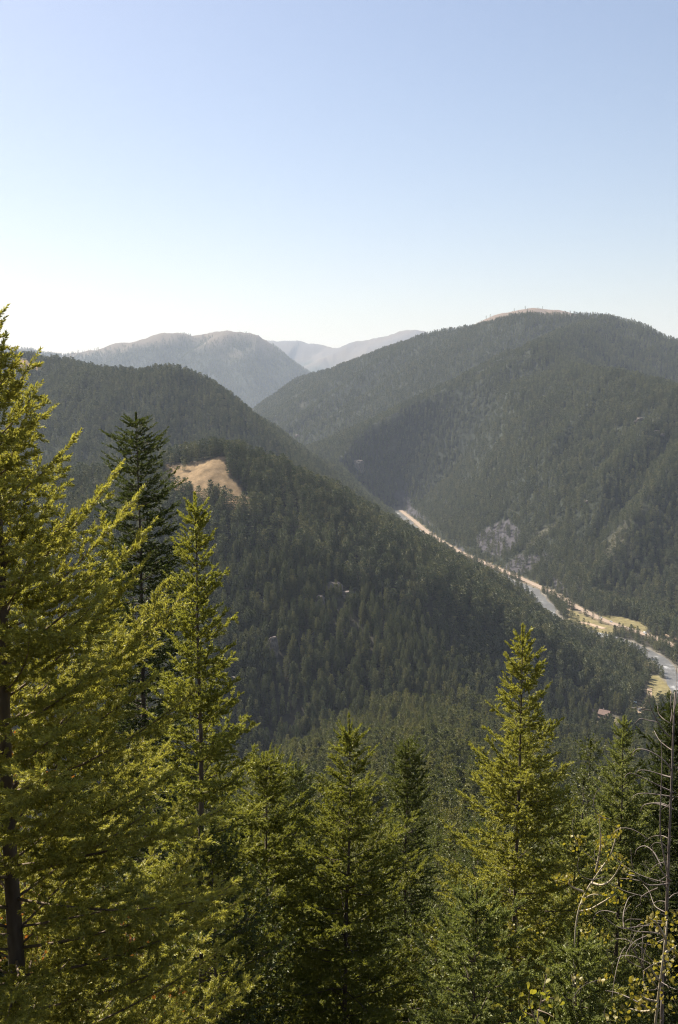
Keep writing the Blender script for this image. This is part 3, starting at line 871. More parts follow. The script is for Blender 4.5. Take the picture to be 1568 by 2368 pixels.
# the trees that show largest become things of their own
inframe = (np.abs(X / Yv) < 0.37)
NOFIRST = (Yv > 30)
cand = np.where(inframe & NOFIRST)[0]
cand = cand[np.argsort(Yv[cand])]
def az_el(i):
    return X[i] / Yv[i]
N_IND = 270
ind = cand[:N_IND]
isind = np.zeros(len(X), bool); isind[ind] = True
drop = (Yv <= 30)
for n, i in enumerate(ind):
    tm, cm = near_protos[n % len(near_protos)]
    far_ = Yv[i] > 90
    t = thing('fir_tree', 'olive green fir standing in the forest on the near slope below the lookout', 'fir tree',
              (X[i], Yv[i], Z[i] - 0.3), rot[i], 'firs of the near forested slope')
    s = sc_[i]
    t.scale = (s, s, s)
    link('trunk', tm, t); link('crown', cm, t)
print('individual trees', len(ind), Yv[ind].min(), Yv[ind].max())

def hill_of(i):
    pts, s_, _, _, rd = RIDGES[i]
    d, z, _ = seg_dist(X, Yv, pts)
    return z - s_ * (np.sqrt(d * d + rd * rd) - rd)
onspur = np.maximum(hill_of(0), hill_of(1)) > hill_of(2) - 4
# ---- the rest of the forest: one uncountable mass of instanced trees
def forest(name, sel, protos):
    n = int(sel.sum())
    me = bpy.data.meshes.new(name)
    me.vertices.add(n)
    co = np.c_[X[sel], Yv[sel], Z[sel] - 0.4].astype(np.float32)
    me.vertices.foreach_set('co', co.ravel())
    a = me.attributes.new('tree_scale', 'FLOAT', 'POINT'); a.data.foreach_set('value', sc_[sel].astype(np.float32))
    a = me.attributes.new('tree_turn', 'FLOAT', 'POINT'); a.data.foreach_set('value', rot[sel].astype(np.float32))
    a = me.attributes.new('tree_kind', 'INT', 'POINT'); a.data.foreach_set('value', rng.integers(0, len(protos), n).astype(np.int32))
    me.update()
    o = link(name, me)
    g = bpy.data.node_groups.new(name + '_nodes', 'GeometryNodeTree')
    g.interface.new_socket('Geometry', in_out='INPUT', socket_type='NodeSocketGeometry')
    g.interface.new_socket('Geometry', in_out='OUTPUT', socket_type='NodeSocketGeometry')
    gi, go = g.nodes.new('NodeGroupInput'), g.nodes.new('NodeGroupOutput')
    m2p = g.nodes.new('GeometryNodeMeshToPoints')
    g.links.new(gi.outputs[0], m2p.inputs[0])
    iop = g.nodes.new('GeometryNodeInstanceOnPoints')
    g.links.new(m2p.outputs[0], iop.inputs['Points'])
    jn = g.nodes.new('GeometryNodeJoinGeometry')
    for p in reversed(protos):
        oi = g.nodes.new('GeometryNodeObjectInfo')
        oi.inputs['Object'].default_value = p
        oi.inputs['As Instance'].default_value = True
        g.links.new(oi.outputs['Geometry'], jn.inputs[0])
    g.links.new(jn.outputs[0], iop.inputs['Instance'])
    iop.inputs['Pick Instance'].default_value = True
    def attr(nm, typ):
        a = g.nodes.new('GeometryNodeInputNamedAttribute')
        a.data_type = typ
        a.inputs['Name'].default_value = nm
        return [s for s in a.outputs if s.enabled and s.name == 'Attribute'][0]
    g.links.new(attr('tree_kind', 'INT'), iop.inputs['Instance Index'])
    cx = g.nodes.new('ShaderNodeCombineXYZ')
    g.links.new(attr('tree_turn', 'FLOAT'), cx.inputs[2])
    er = g.nodes.new('FunctionNodeEulerToRotation')
    g.links.new(cx.outputs[0], er.inputs[0])
    g.links.new(er.outputs[0], iop.inputs['Rotation'])
    g.links.new(attr('tree_scale', 'FLOAT'), iop.inputs['Scale'])
    g.links.new(iop.outputs[0], go.inputs[0])
    md = o.modifiers.new('trees', 'NODES')
    md.node_group = g
    return o
fm = forest('slope_forest', (~isind) & (~drop) & (Yv < 900) & (~onspur), mid_protos)
tag(fm, 'dense dark mass of firs covering the lower slope across the gully', 'forest', kind='stuff')
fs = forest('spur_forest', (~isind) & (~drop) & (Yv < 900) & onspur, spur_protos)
tag(fs, 'firs with sunlight put into their olive colour, covering the spur beyond the nearest trees', 'forest', kind='stuff')
ff_ = forest('mountain_forest', (~isind) & (Yv >= 900), far_protos)
tag(ff_, 'far conifer forest covering the mountainsides on both sides of the valley', 'forest', kind='stuff')
print('forest', round(time.time() - T0, 1))

# ------------------------------------------------------------------ small things near the camera
def zA(X, Y): return (982.5 + X * 0.3734, 1502.7 + Y * 0.3734)
def zB(X, Y): return (982.5 + X * 0.3734, 1849.5 + Y * 0.3734)
def zC(X, Y): return (0.4055 * X, 1791.7 + 0.4055 * Y)
SR = np.random.default_rng(404)

def smooth_line(pts, n=4):
    pts = np.asarray(pts, float)
    d = np.r_[0, np.cumsum(np.linalg.norm(np.diff(pts, axis=0), axis=1))]
    m = max(6, n * len(pts))
    s = np.linspace(0, d[-1], m)
    q = np.stack([np.interp(s, d, pts[:, k]) for k in range(3)], -1)
    for _ in range(3):
        q[1:-1] = 0.25 * q[:-2] + 0.5 * q[1:-1] + 0.25 * q[2:]
    return q

def rel(pts, base):
    return np.asarray(pts) - np.asarray(base)

# dead tree at the right edge
YD = 8.0
topd = P(1559, 1600, YD)
based = np.array([P(1558, 1660, YD)[0], YD, H(topd[0], YD)[0] - 0.1])
dead = thing('dead_tree', 'bare dead tree with pale curling twigs and no needles, at the right edge', 'dead tree', based)
tz = np.linspace(0, topd[2] - based[2], 16)
tl = np.c_[np.cumsum(SR.normal(0, 0.006, 16)), np.cumsum(SR.normal(0, 0.006, 16)), tz]
tl[:, :2] -= np.c_[np.interp(tz, [0, tz[-1]], [0, tl[-1, 0]]), np.interp(tz, [0, tz[-1]], [0, tl[-1, 1]])]
mb = MB(); mb.tube(tl, np.interp(tz, [0, tz[-1]], [0.026, 0.007]), 8); mb.build('trunk', M['deadwood'], dead, True)
LA = [[(1520, 450), (1530, 380), (1518, 310), (1530, 250)], [(1520, 450), (1552, 350), (1562, 200), (1558, 100)], [(1515, 535), (1470, 490), (1440, 440), (1410, 385), (1390, 330), (1385, 270)],
      [(1440, 445), (1380, 435), (1330, 420), (1300, 455)], [(1400, 375), (1340, 365), (1280, 355)], [(1520, 455), (1480, 430), (1445, 395), (1440, 350)],
      [(1525, 740), (1490, 690), (1430, 645), (1370, 615), (1310, 610), (1283, 640), (1278, 660)], [(1530, 790), (1460, 770), (1380, 745), (1320, 740), (1300, 770)],
      [(1540, 880), (1470, 850), (1400, 815), (1330, 780), (1270, 757), (1240, 770), (1238, 792)], [(1540, 910), (1450, 895), (1360, 885), (1300, 890), (1280, 920)],
      [(1540, 985), (1480, 960), (1400, 945), (1350, 960), (1337, 1000)], [(1540, 920), (1510, 960), (1470, 985)], [(1535, 700), (1560, 740), (1580, 700)],
      [(1530, 620), (1500, 600), (1450, 560), (1420, 500)]]
LB = [[(1515, 515), (1450, 525), (1380, 530), (1330, 490), (1290, 440), (1280, 380), (1275, 300)], [(1525, 500), (1480, 460), (1440, 400), (1410, 340), (1410, 290)],
      [(1470, 420), (1420, 320), (1360, 275), (1310, 300), (1300, 340)], [(1330, 500), (1260, 485), (1210, 485)], [(1300, 470), (1250, 460), (1220, 430), (1240, 405)],
      [(1500, 720), (1440, 690), (1400, 640), (1370, 580)], [(1440, 545), (1380, 570), (1335, 600), (1332, 640), (1345, 660)],
      [(1480, 840), (1420, 820), (1350, 815), (1300, 815), (1240, 790), (1225, 740), (1240, 680), (1275, 640)], [(1480, 835), (1430, 780), (1380, 775), (1300, 785), (1230, 800), (1180, 780), (1100, 720), (1080, 680)],
      [(1340, 740), (1260, 735), (1240, 750)], [(1230, 790), (1225, 700), (1260, 600), (1300, 590)], [(1350, 1040), (1290, 1020), (1240, 975), (1215, 925)], [(1350, 1040), (1280, 900), (1215, 815)],
      [(1350, 1000), (1370, 900), (1400, 860), (1450, 850)], [(1345, 1040), (1345, 900), (1350, 830)], [(1440, 1160), (1400, 1100), (1360, 1050), (1350, 990)], [(1450, 1150), (1430, 1175), (1370, 1178)],
      [(1480, 1090), (1520, 1040), (1545, 960)], [(1355, 1060), (1355, 1170), (1380, 1290)], [(1380, 1290), (1300, 1240), (1200, 1195), (1100, 1175), (1040, 1185), (1015, 1210)],
      [(1350, 1030), (1310, 960), (1250, 880)], [(1350, 1060), (1420, 1010), (1500, 1000), (1570, 960)], [(1500, 620), (1540, 580), (1590, 570)], [(1510, 560), (1440, 470), (1400, 430), (1350, 400)],
      [(1520, 330), (1480, 270), (1420, 260), (1390, 300)], [(1525, 250), (1470, 215), (1400, 225), (1360, 260)], [(1490, 380), (1430, 400), (1390, 440)], [(1540, 60), (1480, 20), (1400, 18), (1350, 30), (1337, 60)],
      [(1500, 700), (1420, 660), (1390, 560), (1350, 520)], [(1400, 830), (1300, 870), (1250, 930), (1240, 980)], [(1480, 860), (1400, 900), (1330, 880), (1290, 920)], [(1455, 1120), (1520, 1160), (1580, 1180)]]
for src, fn in ((LA, zA), (LB, zB)):
    for line in src:
        n = len(line)
        dz = SR.normal(0, 0.28)
        pts = [P(*fn(*p), YD + dz * (i / max(1, n - 1)) + (SR.normal(0, 0.03) if 0 < i else 0)) for i, p in enumerate(line)]
        q = smooth_line(pts)
        mb = MB(); mb.tube(rel(q, based), np.linspace(0.0068 if n > 4 else 0.0048, 0.0022, len(q)), 5)
        mb.build('branch', M['deadwood'], dead, True)
q = smooth_line([P(*zA(1462, 560), YD - 0.1), P(*zA(1470, 700), YD - 0.1), P(*zB(1460, -20), YD - 0.12), P(*zB(1455, 200), YD - 0.1), P(*zB(1485, 380), YD - 0.06), P(*zB(1514, 505), YD)])
mb = MB(); mb.tube(rel(q, based), np.linspace(0.003, 0.008, len(q)), 6); mb.build('branch', M['deadwood'], dead, True)

for k in range(30):                                  # tangle of fine dead twigs
    z0 = SR.uniform(0.25, 0.8) * tz[-1]
    a, L_, cu = SR.uniform(2.2, 4.4), SR.uniform(0.25, 0.75), SR.choice([-1, 1]) * SR.uniform(1.2, 3.6)
    e0, n = SR.uniform(-0.2, 0.7), 12
    p_ = np.array([np.interp(z0, tz, tl[:, 0]), np.interp(z0, tz, tl[:, 1]), z0])
    if SR.random() < 0.6: p_ = p_ + np.array([-SR.uniform(0.1, 0.55), SR.normal(0, 0.2), SR.normal(0, 0.15)])
    q = [p_]
    for j in range(n):
        ee = e0 + cu * (j / n) ** 1.5
        q.append(q[-1] + L_ / n * np.array([math.cos(ee) * math.cos(a), math.cos(ee) * math.sin(a), math.sin(ee)]))
    mb = MB(); mb.tube(np.array(q), np.linspace(0.0042, 0.0016, n + 1), 4)
    mb.build('branch', M['deadwood'], dead, True)

def leaves(centers, spread, n, size, rng, depth_sp=None):
    v, f = [], []
    k0 = 0
    ang = np.arange(7) * 2 * math.pi / 7
    rr = np.array([1.25, 1.0, 0.95, 0.9, 0.9, 0.95, 1.0])
    for c, s in zip(centers, spread):
        m = max(1, int(n * rng.uniform(0.7, 1.3)))
        for _ in range(m):
            o = np.asarray(c) + rng.normal(0, 1, 3) * s
            nrm = rng.normal(0, 1, 3) * np.array([1, 1, 0.7]); nrm /= np.linalg.norm(nrm)
            a = np.cross(nrm, rng.normal(0, 1, 3)); a /= np.linalg.norm(a); b = np.cross(nrm, a)
            L = size * rng.uniform(0.7, 1.2)
            ring = o + L * rr[:, None] * (a * np.cos(ang)[:, None] + b * np.sin(ang)[:, None]) 
            ring += nrm * (L * 0.18 * np.abs(np.sin(ang)))[:, None]
            v.append(np.vstack([ring, o]))
            f += [(k0 + i, k0 + (i + 1) % 7, k0 + 7) for i in range(7)]
            k0 += 8
    return np.vstack(v), np.array(f)

# aspen sapling with yellow leaves
def sapling(name, label, cat, Y, trunk_line, limbs, clusters, fn, n, size, lmat, wmat, r0, rng, group=None, extra=0.0):
    pts = [P(*fn(*p), Y) for p in trunk_line]
    b = np.array([pts[0][0] + 0.05, Y, H(pts[0][0], Y)[0] - 0.05])
    t = thing(name, label, cat, b, 0, group)
    q = smooth_line([b] + pts)
    mb = MB(); mb.tube(rel(q, b), np.linspace(r0, r0 * 0.3, len(q)), 7); mb.build('trunk', wmat, t, True)
    for line in limbs:
        dz = rng.normal(0, 0.25)
        p2 = [P(*fn(*p), Y + dz * i / (len(line) - 1)) for i, p in enumerate(line)]
        q = smooth_line(p2)
        mb = MB(); mb.tube(rel(q, b), np.linspace(r0 * 0.6, r0 * 0.15, len(q)), 5); mb.build('branch', wmat, t, True)
    cen = [P(*fn(c[0], c[1]), Y + rng.normal(0, 0.22)) for c in clusters]
    sp = [c[2] * 0.3734 / FPX * Y * 0.85 for c in clusters]
    v, f = leaves([rel(c, b) for c in cen], sp, n, size, rng)
    link('crown', mesh_np('crown', v, f, lmat), t)
    return t
sapling('aspen_sapling', 'crooked aspen sapling with sparse yellow leaves and pale forked stem', 'aspen', 9.0,
        [(930, 800), (935, 730), (955, 650), (980, 570), (1030, 510), (1075, 440), (1110, 400), (1150, 360), (1190, 280), (1185, 200)],
        [[(980, 565), (920, 545), (890, 520), (895, 490)], [(955, 685), (1020, 680), (1070, 650), (1120, 620), (1180, 580)], [(1060, 440), (1085, 310), (1090, 250), (1080, 110)], [(960, 650), (1000, 600), (1040, 580), (1100, 590)], [(1030, 510), (1090, 530), (1140, 510), (1180, 460), (1220, 380)]],
        [(1190, 190, 28), (1170, 210, 24), (1085, 110, 18), (1095, 250, 28), (1080, 280, 24), (930, 265, 32), (970, 255, 22), (1100, 430, 36), (1060, 400, 28), (1140, 360, 24), (1215, 370, 28), (1220, 440, 38), (1250, 490, 34), (1160, 540, 44), (1190, 590, 36), (1140, 590, 30), (1020, 620, 52), (950, 630, 28), (1050, 550, 34), (920, 490, 26), (880, 500, 24), (1000, 800, 36), (980, 830, 36), (1060, 870, 48), (1110, 850, 36), (820, 495, 18), (1010, 690, 24), (700, 790, 30), (530, 780, 24)],
        zB, 17, 0.0165, M['leaf_yellow'], M['aspenbark'], 0.02, np.random.default_rng(8))
sapling('aspen_sapling', 'yellow leaved aspen growing among the dead twigs in the bottom right corner', 'aspen', 7.6,
        [(1420, 1390), (1440, 1250), (1470, 1000), (1495, 860), (1500, 740)],
        [[(1440, 1250), (1360, 1230), (1330, 1190)], [(1455, 1120), (1420, 1080), (1390, 1010)], [(1480, 950), (1530, 920), (1560, 900)], [(1490, 860), (1440, 760), (1390, 730)], [(1440, 1300), (1340, 1310), (1270, 1290)]],
        [(1400, 740, 28), (1450, 740, 30), (1520, 750, 44), (1560, 740, 44), (1500, 880, 36), (1530, 950, 38), (1430, 1030, 36), (1480, 1020, 36), (1400, 1090, 32), (1330, 1200, 36), (1350, 1250, 40), (1260, 1280, 50), (1300, 1130, 28), (1540, 1100, 36), (1280, 1330, 60), (1450, 1290, 60), (1390, 1330, 60), (1520, 1260, 50), (1540, 800, 40), (1410, 880, 24), (1180, 1330, 50), (1100, 1100, 30), (960, 1110, 30)],
        zB, 17, 0.0165, M['leaf_yellow'], M['aspenbark'], 0.022, np.random.default_rng(18))
sapling('aspen_shoot', 'small leafy shoot with round yellow green leaves at the bottom edge', 'sapling', 6.2,
        [(690, 1400), (680, 1350), (720, 1250), (740, 1150), (755, 1080)],
        [[(680, 1360), (660, 1300), (640, 1250), (650, 1180)], [(720, 1250), (780, 1220), (840, 1250)], [(680, 1340), (610, 1310), (590, 1270)], [(700, 1300), (760, 1320), (800, 1345)]],
        [(x, y, 12) for x, y in ((655, 1185), (690, 1180), (760, 1180), (730, 1210), (595, 1195), (660, 1255), (620, 1270), (605, 1305), (690, 1305), (715, 1275), (640, 1280), (780, 1270), (805, 1230), (850, 1255), (830, 1245), (760, 1235), (725, 1340), (770, 1345), (795, 1350), (755, 1075), (765, 1110), (735, 1090), (650, 1140), (560, 1370), (530, 1380), (600, 1350), (640, 1340), (660, 1390), (740, 1290), (720, 1370))],
        zB, 1.6, 0.021, M['leaf_green'], M['twig'], 0.010, np.random.default_rng(28))
sapling('autumn_shrub', 'rust orange autumn shrub glowing behind the big left fir beside its trunk', 'shrub', 8.8,
        [(120, 1250), (130, 900), (150, 500), (150, 100)],
        [[(135, 800), (220, 700), (260, 600)], [(140, 700), (60, 600), (20, 450)], [(150, 400), (300, 250), (420, 150)], [(150, 300), (60, 150), (20, 50)]],
        [(150, 60, 40), (220, 40, 50), (350, 110, 50), (300, 150, 50), (420, 265, 40), (20, 120, 50), (130, 920, 60), (200, 950, 70), (220, 1050, 70), (30, 600, 50), (180, 640, 60), (30, 300, 60), (20, -100, 60), (90, 20, 50), (20, 800, 50), (160, -60, 50), (180, 800, 60), (230, 1130, 60), (20, 1000, 60), (320, 30, 50), (40, -200, 50)],
        zC, 30, 0.02, M['leaf_rust'], M['twig'], 0.02, np.random.default_rng(38))
sapling('autumn_shrub', 'rust brown autumn shrub low under the boughs of the big left fir, farther right', 'shrub', 9.5,
        [(780, 1400), (770, 1100), (790, 900)],
        [[(775, 1200), (700, 1000), (650, 850)], [(780, 1100), (850, 950), (900, 860)], [(775, 1250), (950, 1200), (1000, 1150)]],
        [(750, 900, 60), (840, 880, 50), (700, 900, 50), (780, 960, 60), (640, 830, 30), (520, 760, 40), (900, 780, 30), (560, 1010, 40), (800, 1000, 60), (950, 1390, 60), (850, 1400, 60), (500, 1390, 60), (1000, 1250, 40)],
        zC, 26, 0.02, M['leaf_rust'], M['twig'], 0.02, np.random.default_rng(48))
# bleached leaning stem
pts = [P(*p, 7.7) for p in ((212, 1665), (203, 1684), (178, 1728), (154, 1771), (128, 1812), (101, 1852), (61, 1925), (20, 2010))]
bs = np.array([pts[-1][0] - 0.1, 7.7, H(pts[-1][0], 7.7)[0]])
stk = thing('dead_sapling', 'bleached leaning dead stem behind the boughs of the big left fir', 'dead sapling', bs)
q = smooth_line(pts + [bs])
mb = MB(); mb.tube(rel(q, bs), np.linspace(0.004, 0.024, len(q)), 6); mb.build('trunk', M['palewood'], stk, True)
for line in ([(154, 1771), (185, 1755), (210, 1758)], [(128, 1812), (122, 1775), (130, 1745)], [(101, 1852), (130, 1845), (160, 1830)], [(101, 1852), (104, 1880), (85, 1915)]):
    q = smooth_line([P(*p, 7.7 + 0.1 * i) for i, p in enumerate(line)])
    mb = MB(); mb.tube(rel(q, bs), np.linspace(0.007, 0.003, len(q)), 5); mb.build('branch', M['palewood'], stk, True)

# ------------------------------------------------------------------ rock outcrops
def ico(n):
    import bmesh
    bm = bmesh.new(); bmesh.ops.create_icosphere(bm, subdivisions=n, radius=1.0)
    v = np.array([x.co[:] for x in bm.verts]); f = np.array([[x.index for x in p.verts] for p in bm.faces]); bm.free()
    return v, f
IV, IF = ico(4)
def outcrop(label, px, py, lumps, ymin, seed, group=None):
    rg = np.random.default_rng(seed)
    c = trace(px, py, ymin)
    mb = MB()
    for (dx, dy, dz, sx, sy, sz) in lumps:
        v = IV.copy()
        o = rg.random(3) * 50
        n1 = fbm(v[:, 0] * 1.6 + o[0] + v[:, 2] * 0.7, v[:, 1] * 1.6 + o[1] - v[:, 2], seed, 3)
        n2 = fbm(v[:, 0] * 5 + o[2] + v[:, 2] * 3, v[:, 1] * 5 + o[0] + v[:, 2] * 2, seed + 3, 3)
        v = v * (1 + 0.75 * n1 + 0.4 * n2)[:, None]
        v = np.clip(v, -0.85, 0.85 + 0.1 * n2[:, None])        # broken flat faces
        v = v * np.array([sx, sy, sz]) + np.array([dx, dy, dz])
        mb.add(v, IF)
    o = mb.build('rock_outcrop', M['rock'], None, False, c)
    return tag(o, label, 'rock outcrop', group)
outcrop('tan sloping rock slab breaking through the firs halfway down the central slope', 772, 1362, [(0, 0, 1.5, 7, 5, 5), (4, 1, -1, 5, 4, 6)], 700, 1)
outcrop('small rounded rock to the right of the sloping slab on the central slope', 802, 1380, [(0, 0, 1, 5, 4, 5)], 700, 2)
outcrop('dark rock pillar left below the sloping slab on the central slope', 742, 1402, [(0, 0, 2, 4.5, 4, 9), (-3, 0, 0, 3, 3, 6)], 700, 3)
outcrop('shaded cliff on the central slope beside the slender fir', 632, 1512, [(0, 0, 3, 5, 4, 13), (-4, 2, 0, 4, 4, 9)], 620, 4)
outcrop('grey cliff low on the central slope, lowest of the cliffs, seen between fir boughs', 540, 1592, [(0, 0, 2, 5, 4, 9), (4, 1, 0, 4, 4, 6)], 520, 5)
outcrop('pale pinkish rock at the near tip of the lit spur above the centre firs', 740, 1756, [(0, 0, 3.0, 4.5, 3, 3.6), (5, 0, 3.0, 3, 3, 3.2), (-3.5, 0, 2.0, 2.4, 2, 3)], 450, 6)
outcrop('broken rocks on the shoulder right of the tan meadow', 622, 1085, [(0, 0, 0, 7, 5, 6), (8, 4, -4, 6, 5, 6), (14, 6, -9, 6, 5, 5)], 850, 7)
outcrop('wooded rock knob on the crest of the dark ridge, upper of two', 585, 950, [(0, 0, -2, 22, 16, 12), (-16, 0, 2, 14, 12, 9)], 1500, 8)
outcrop('wooded rock knob on the crest of the dark ridge, lower of two', 690, 1012, [(0, 0, -4, 19, 16, 15), (12, 0, -9, 14, 12, 12)], 1500, 9)
outcrop('rocky toe of the far spur above the gorge', 830, 1082, [(0, 0, 0, 16, 14, 22), (-18, 0, -5, 14, 12, 14)], 2300, 10)
outcrop('pale rocks high on the right mountain near the right edge', 1480, 972, [(0, 0, 1, 7, 5, 4), (14, 6, 5, 6, 5, 4), (-10, -6, -4, 5, 4, 3)], 1400, 11)
outcrop('pale rocks below the high rocks on the right mountain', 1518, 1002, [(0, 0, 1, 6, 5, 4), (8, -9, -3, 4, 4, 3)], 1400, 12)
outcrop('tan boulder in the forest above the grey scree', 1356, 1184 - 20, [(0, 0, 1, 4, 4, 4)], 1300, 13)
outcrop('pale boulder standing in the river rapids at the right edge', 1499, 1506, [(0, 0, 0, 1.6, 1.3, 1.3)], 900, 14)

# ------------------------------------------------------------------ cabin, sheds, vehicles
M['plank'] = mat_noise('cabin boards', (0.10, 0.065, 0.045), (0.17, 0.115, 0.08), 3, 0.85, 5, 0.3, stretch=(0.3, 0.3, 6))
M['shingle'] = mat_noise('brown shingles', (0.15, 0.10, 0.08), (0.24, 0.165, 0.135), 2.5, 0.9, 6, 0.3)
M['redroof'] = mat_noise('rusty roof', (0.34, 0.15, 0.10), (0.45, 0.23, 0.15), 2.5, 0.8, 5)
M['glass'] = mat_noise('dark glass', (0.02, 0.025, 0.03), (0.04, 0.045, 0.05), 2, 0.08, 2)
M['trim'] = mat_noise('pale trim', (0.45, 0.4, 0.34), (0.55, 0.5, 0.43), 5, 0.7, 3)
M['stone'] = mat_noise('chimney stone', (0.22, 0.19, 0.17), (0.36, 0.32, 0.28), 4, 0.9, 5, 0.4)
M['tyre'] = mat_noise('tyre rubber', (0.015, 0.015, 0.015), (0.03, 0.03, 0.03), 8, 0.9, 3)
def paint_mat(name, c):
    m = mat_noise(name, tuple(x * 0.93 for x in c), c, 1.5, 0.3, 2)
    return m
M['white'] = paint_mat('white paint', (0.8, 0.8, 0.78)); M['silver'] = paint_mat('silver paint', (0.5, 0.51, 0.52)); M['blue'] = paint_mat('pale blue paint', (0.32, 0.42, 0.5)); M['dark'] = paint_mat('dark paint', (0.07, 0.08, 0.1))

def house(label, cat, name, c, L, W, eh, rh, rz, roofm, detail=True):
    t = thing(name, label, cat, (c[0], c[1], FLOOR - 0.1), rz)
    # walls with gable ends
    x, y = L / 2, W / 2
    v = [(-x, -y, 0), (x, -y, 0), (x, y, 0), (-x, y, 0), (-x, -y, eh), (x, -y, eh), (x, y, eh), (-x, y, eh), (-x, 0, rh), (x, 0, rh)]
    f = [(0, 1, 5), (0, 5, 4), (2, 3, 7), (2, 7, 6), (1, 2, 6), (1, 6, 5), (5, 6, 9), (3, 0, 4), (3, 4, 7), (7, 4, 8), (0, 2, 1), (0, 3, 2)]
    mb = MB(); mb.add(v, f); mb.build('wall', M['plank'], t)
    ov = 0.5
    k = (rh - eh) / y
    ye, ze = y + ov, eh - k * ov
    th = 0.18
    a = []
    for s in (-1, 1):
        b0 = len(a)
        a += [(-x - ov, s * ye, ze + 0.02), (x + ov, s * ye, ze + 0.02), (x + ov, 0, rh + 0.02), (-x - ov, 0, rh + 0.02), (-x - ov, s * ye, ze + th), (x + ov, s * ye, ze + th), (x + ov, 0, rh + th), (-x - ov, 0, rh + th)]
    q = [(0, 3, 2, 1), (4, 5, 6, 7), (0, 1, 5, 4), (1, 2, 6, 5), (3, 0, 4, 7)]
    f = [tuple(i + b for i in tt) for b in (0, 8) for p in q for tt in ((p[0], p[1], p[2]), (p[0], p[2], p[3]))]
    mb = MB(); mb.add(a, f); roof = mb.build('roof', roofm, t)
    if detail:
        mb = MB(); mb.quadbox((-x * 0.4, y * 0.35, rh + 0.1), (0.9, 0.9, 1.8)); mb.build('chimney', M['stone'], roof)
        mb = MB(); mb.quadbox((x * 0.1, -y - 0.03, 1.05), (1.0, 0.08, 2.1)); d = mb.build('door', M['trim'], t)
        mb = MB(); mb.quadbox((x * 0.1 + 0.35, -y - 0.09, 1.0), (0.08, 0.06, 0.08)); mb.build('handle', M['tyre'], d)
        for wx in (-0.62, -0.3, 0.55):
            mb = MB(); mb.quadbox((x * wx, -y - 0.03, 1.6), (1.1, 0.07, 1.1)); wn = mb.build('window', M['trim'], t)
            mb = MB(); mb.quadbox((x * wx, -y - 0.075, 1.6), (0.9, 0.03, 0.9)); mb.build('pane', M['glass'], wn)
        for wy in (-0.4, 0.4):
            mb = MB(); mb.quadbox((x + 0.03, y * wy, 1.6), (0.07, 1.0, 1.1)); wn = mb.build('window', M['trim'], t)
            mb = MB(); mb.quadbox((x + 0.075, y * wy, 1.6), (0.03, 0.8, 0.9)); mb.build('pane', M['glass'], wn)
        # porch
        mb = MB(); mb.quadbox((0, -y - 1.2, 0.2), (L * 0.9, 2.2, 0.25)); mb.build('porch', M['plank'], t)
    else:
        mb = MB(); mb.quadbox((0, -y - 0.03, 0.95), (0.9, 0.08, 1.9)); mb.build('door', M['trim'], t)
    return t
house('brown roofed cabin in the clearing among tall firs by the river', 'cabin', 'cabin', G(1398, 1656, FLOOR), 10, 8, 3.0, 6.2, rad(-38), M['shingle'])
house('small shed half hidden by a fir just left of the brown roofed cabin', 'shed', 'shed', G(1374, 1648, FLOOR), 4.5, 4, 2.2, 3.6, rad(-38), M['shingle'], False)
house('small shed below the cabin, between the firs and the clearing', 'shed', 'shed', G(1366, 1680, FLOOR), 3.6, 3.2, 2.2, 3.4, rad(-20), M['shingle'], False)
house('low shed with reddish roof by the green lawn left of the cabin', 'shed', 'shed', G(1316, 1691, FLOOR), 5.5, 3.6, 2.0, 3.2, rad(-15), M['redroof'], False)

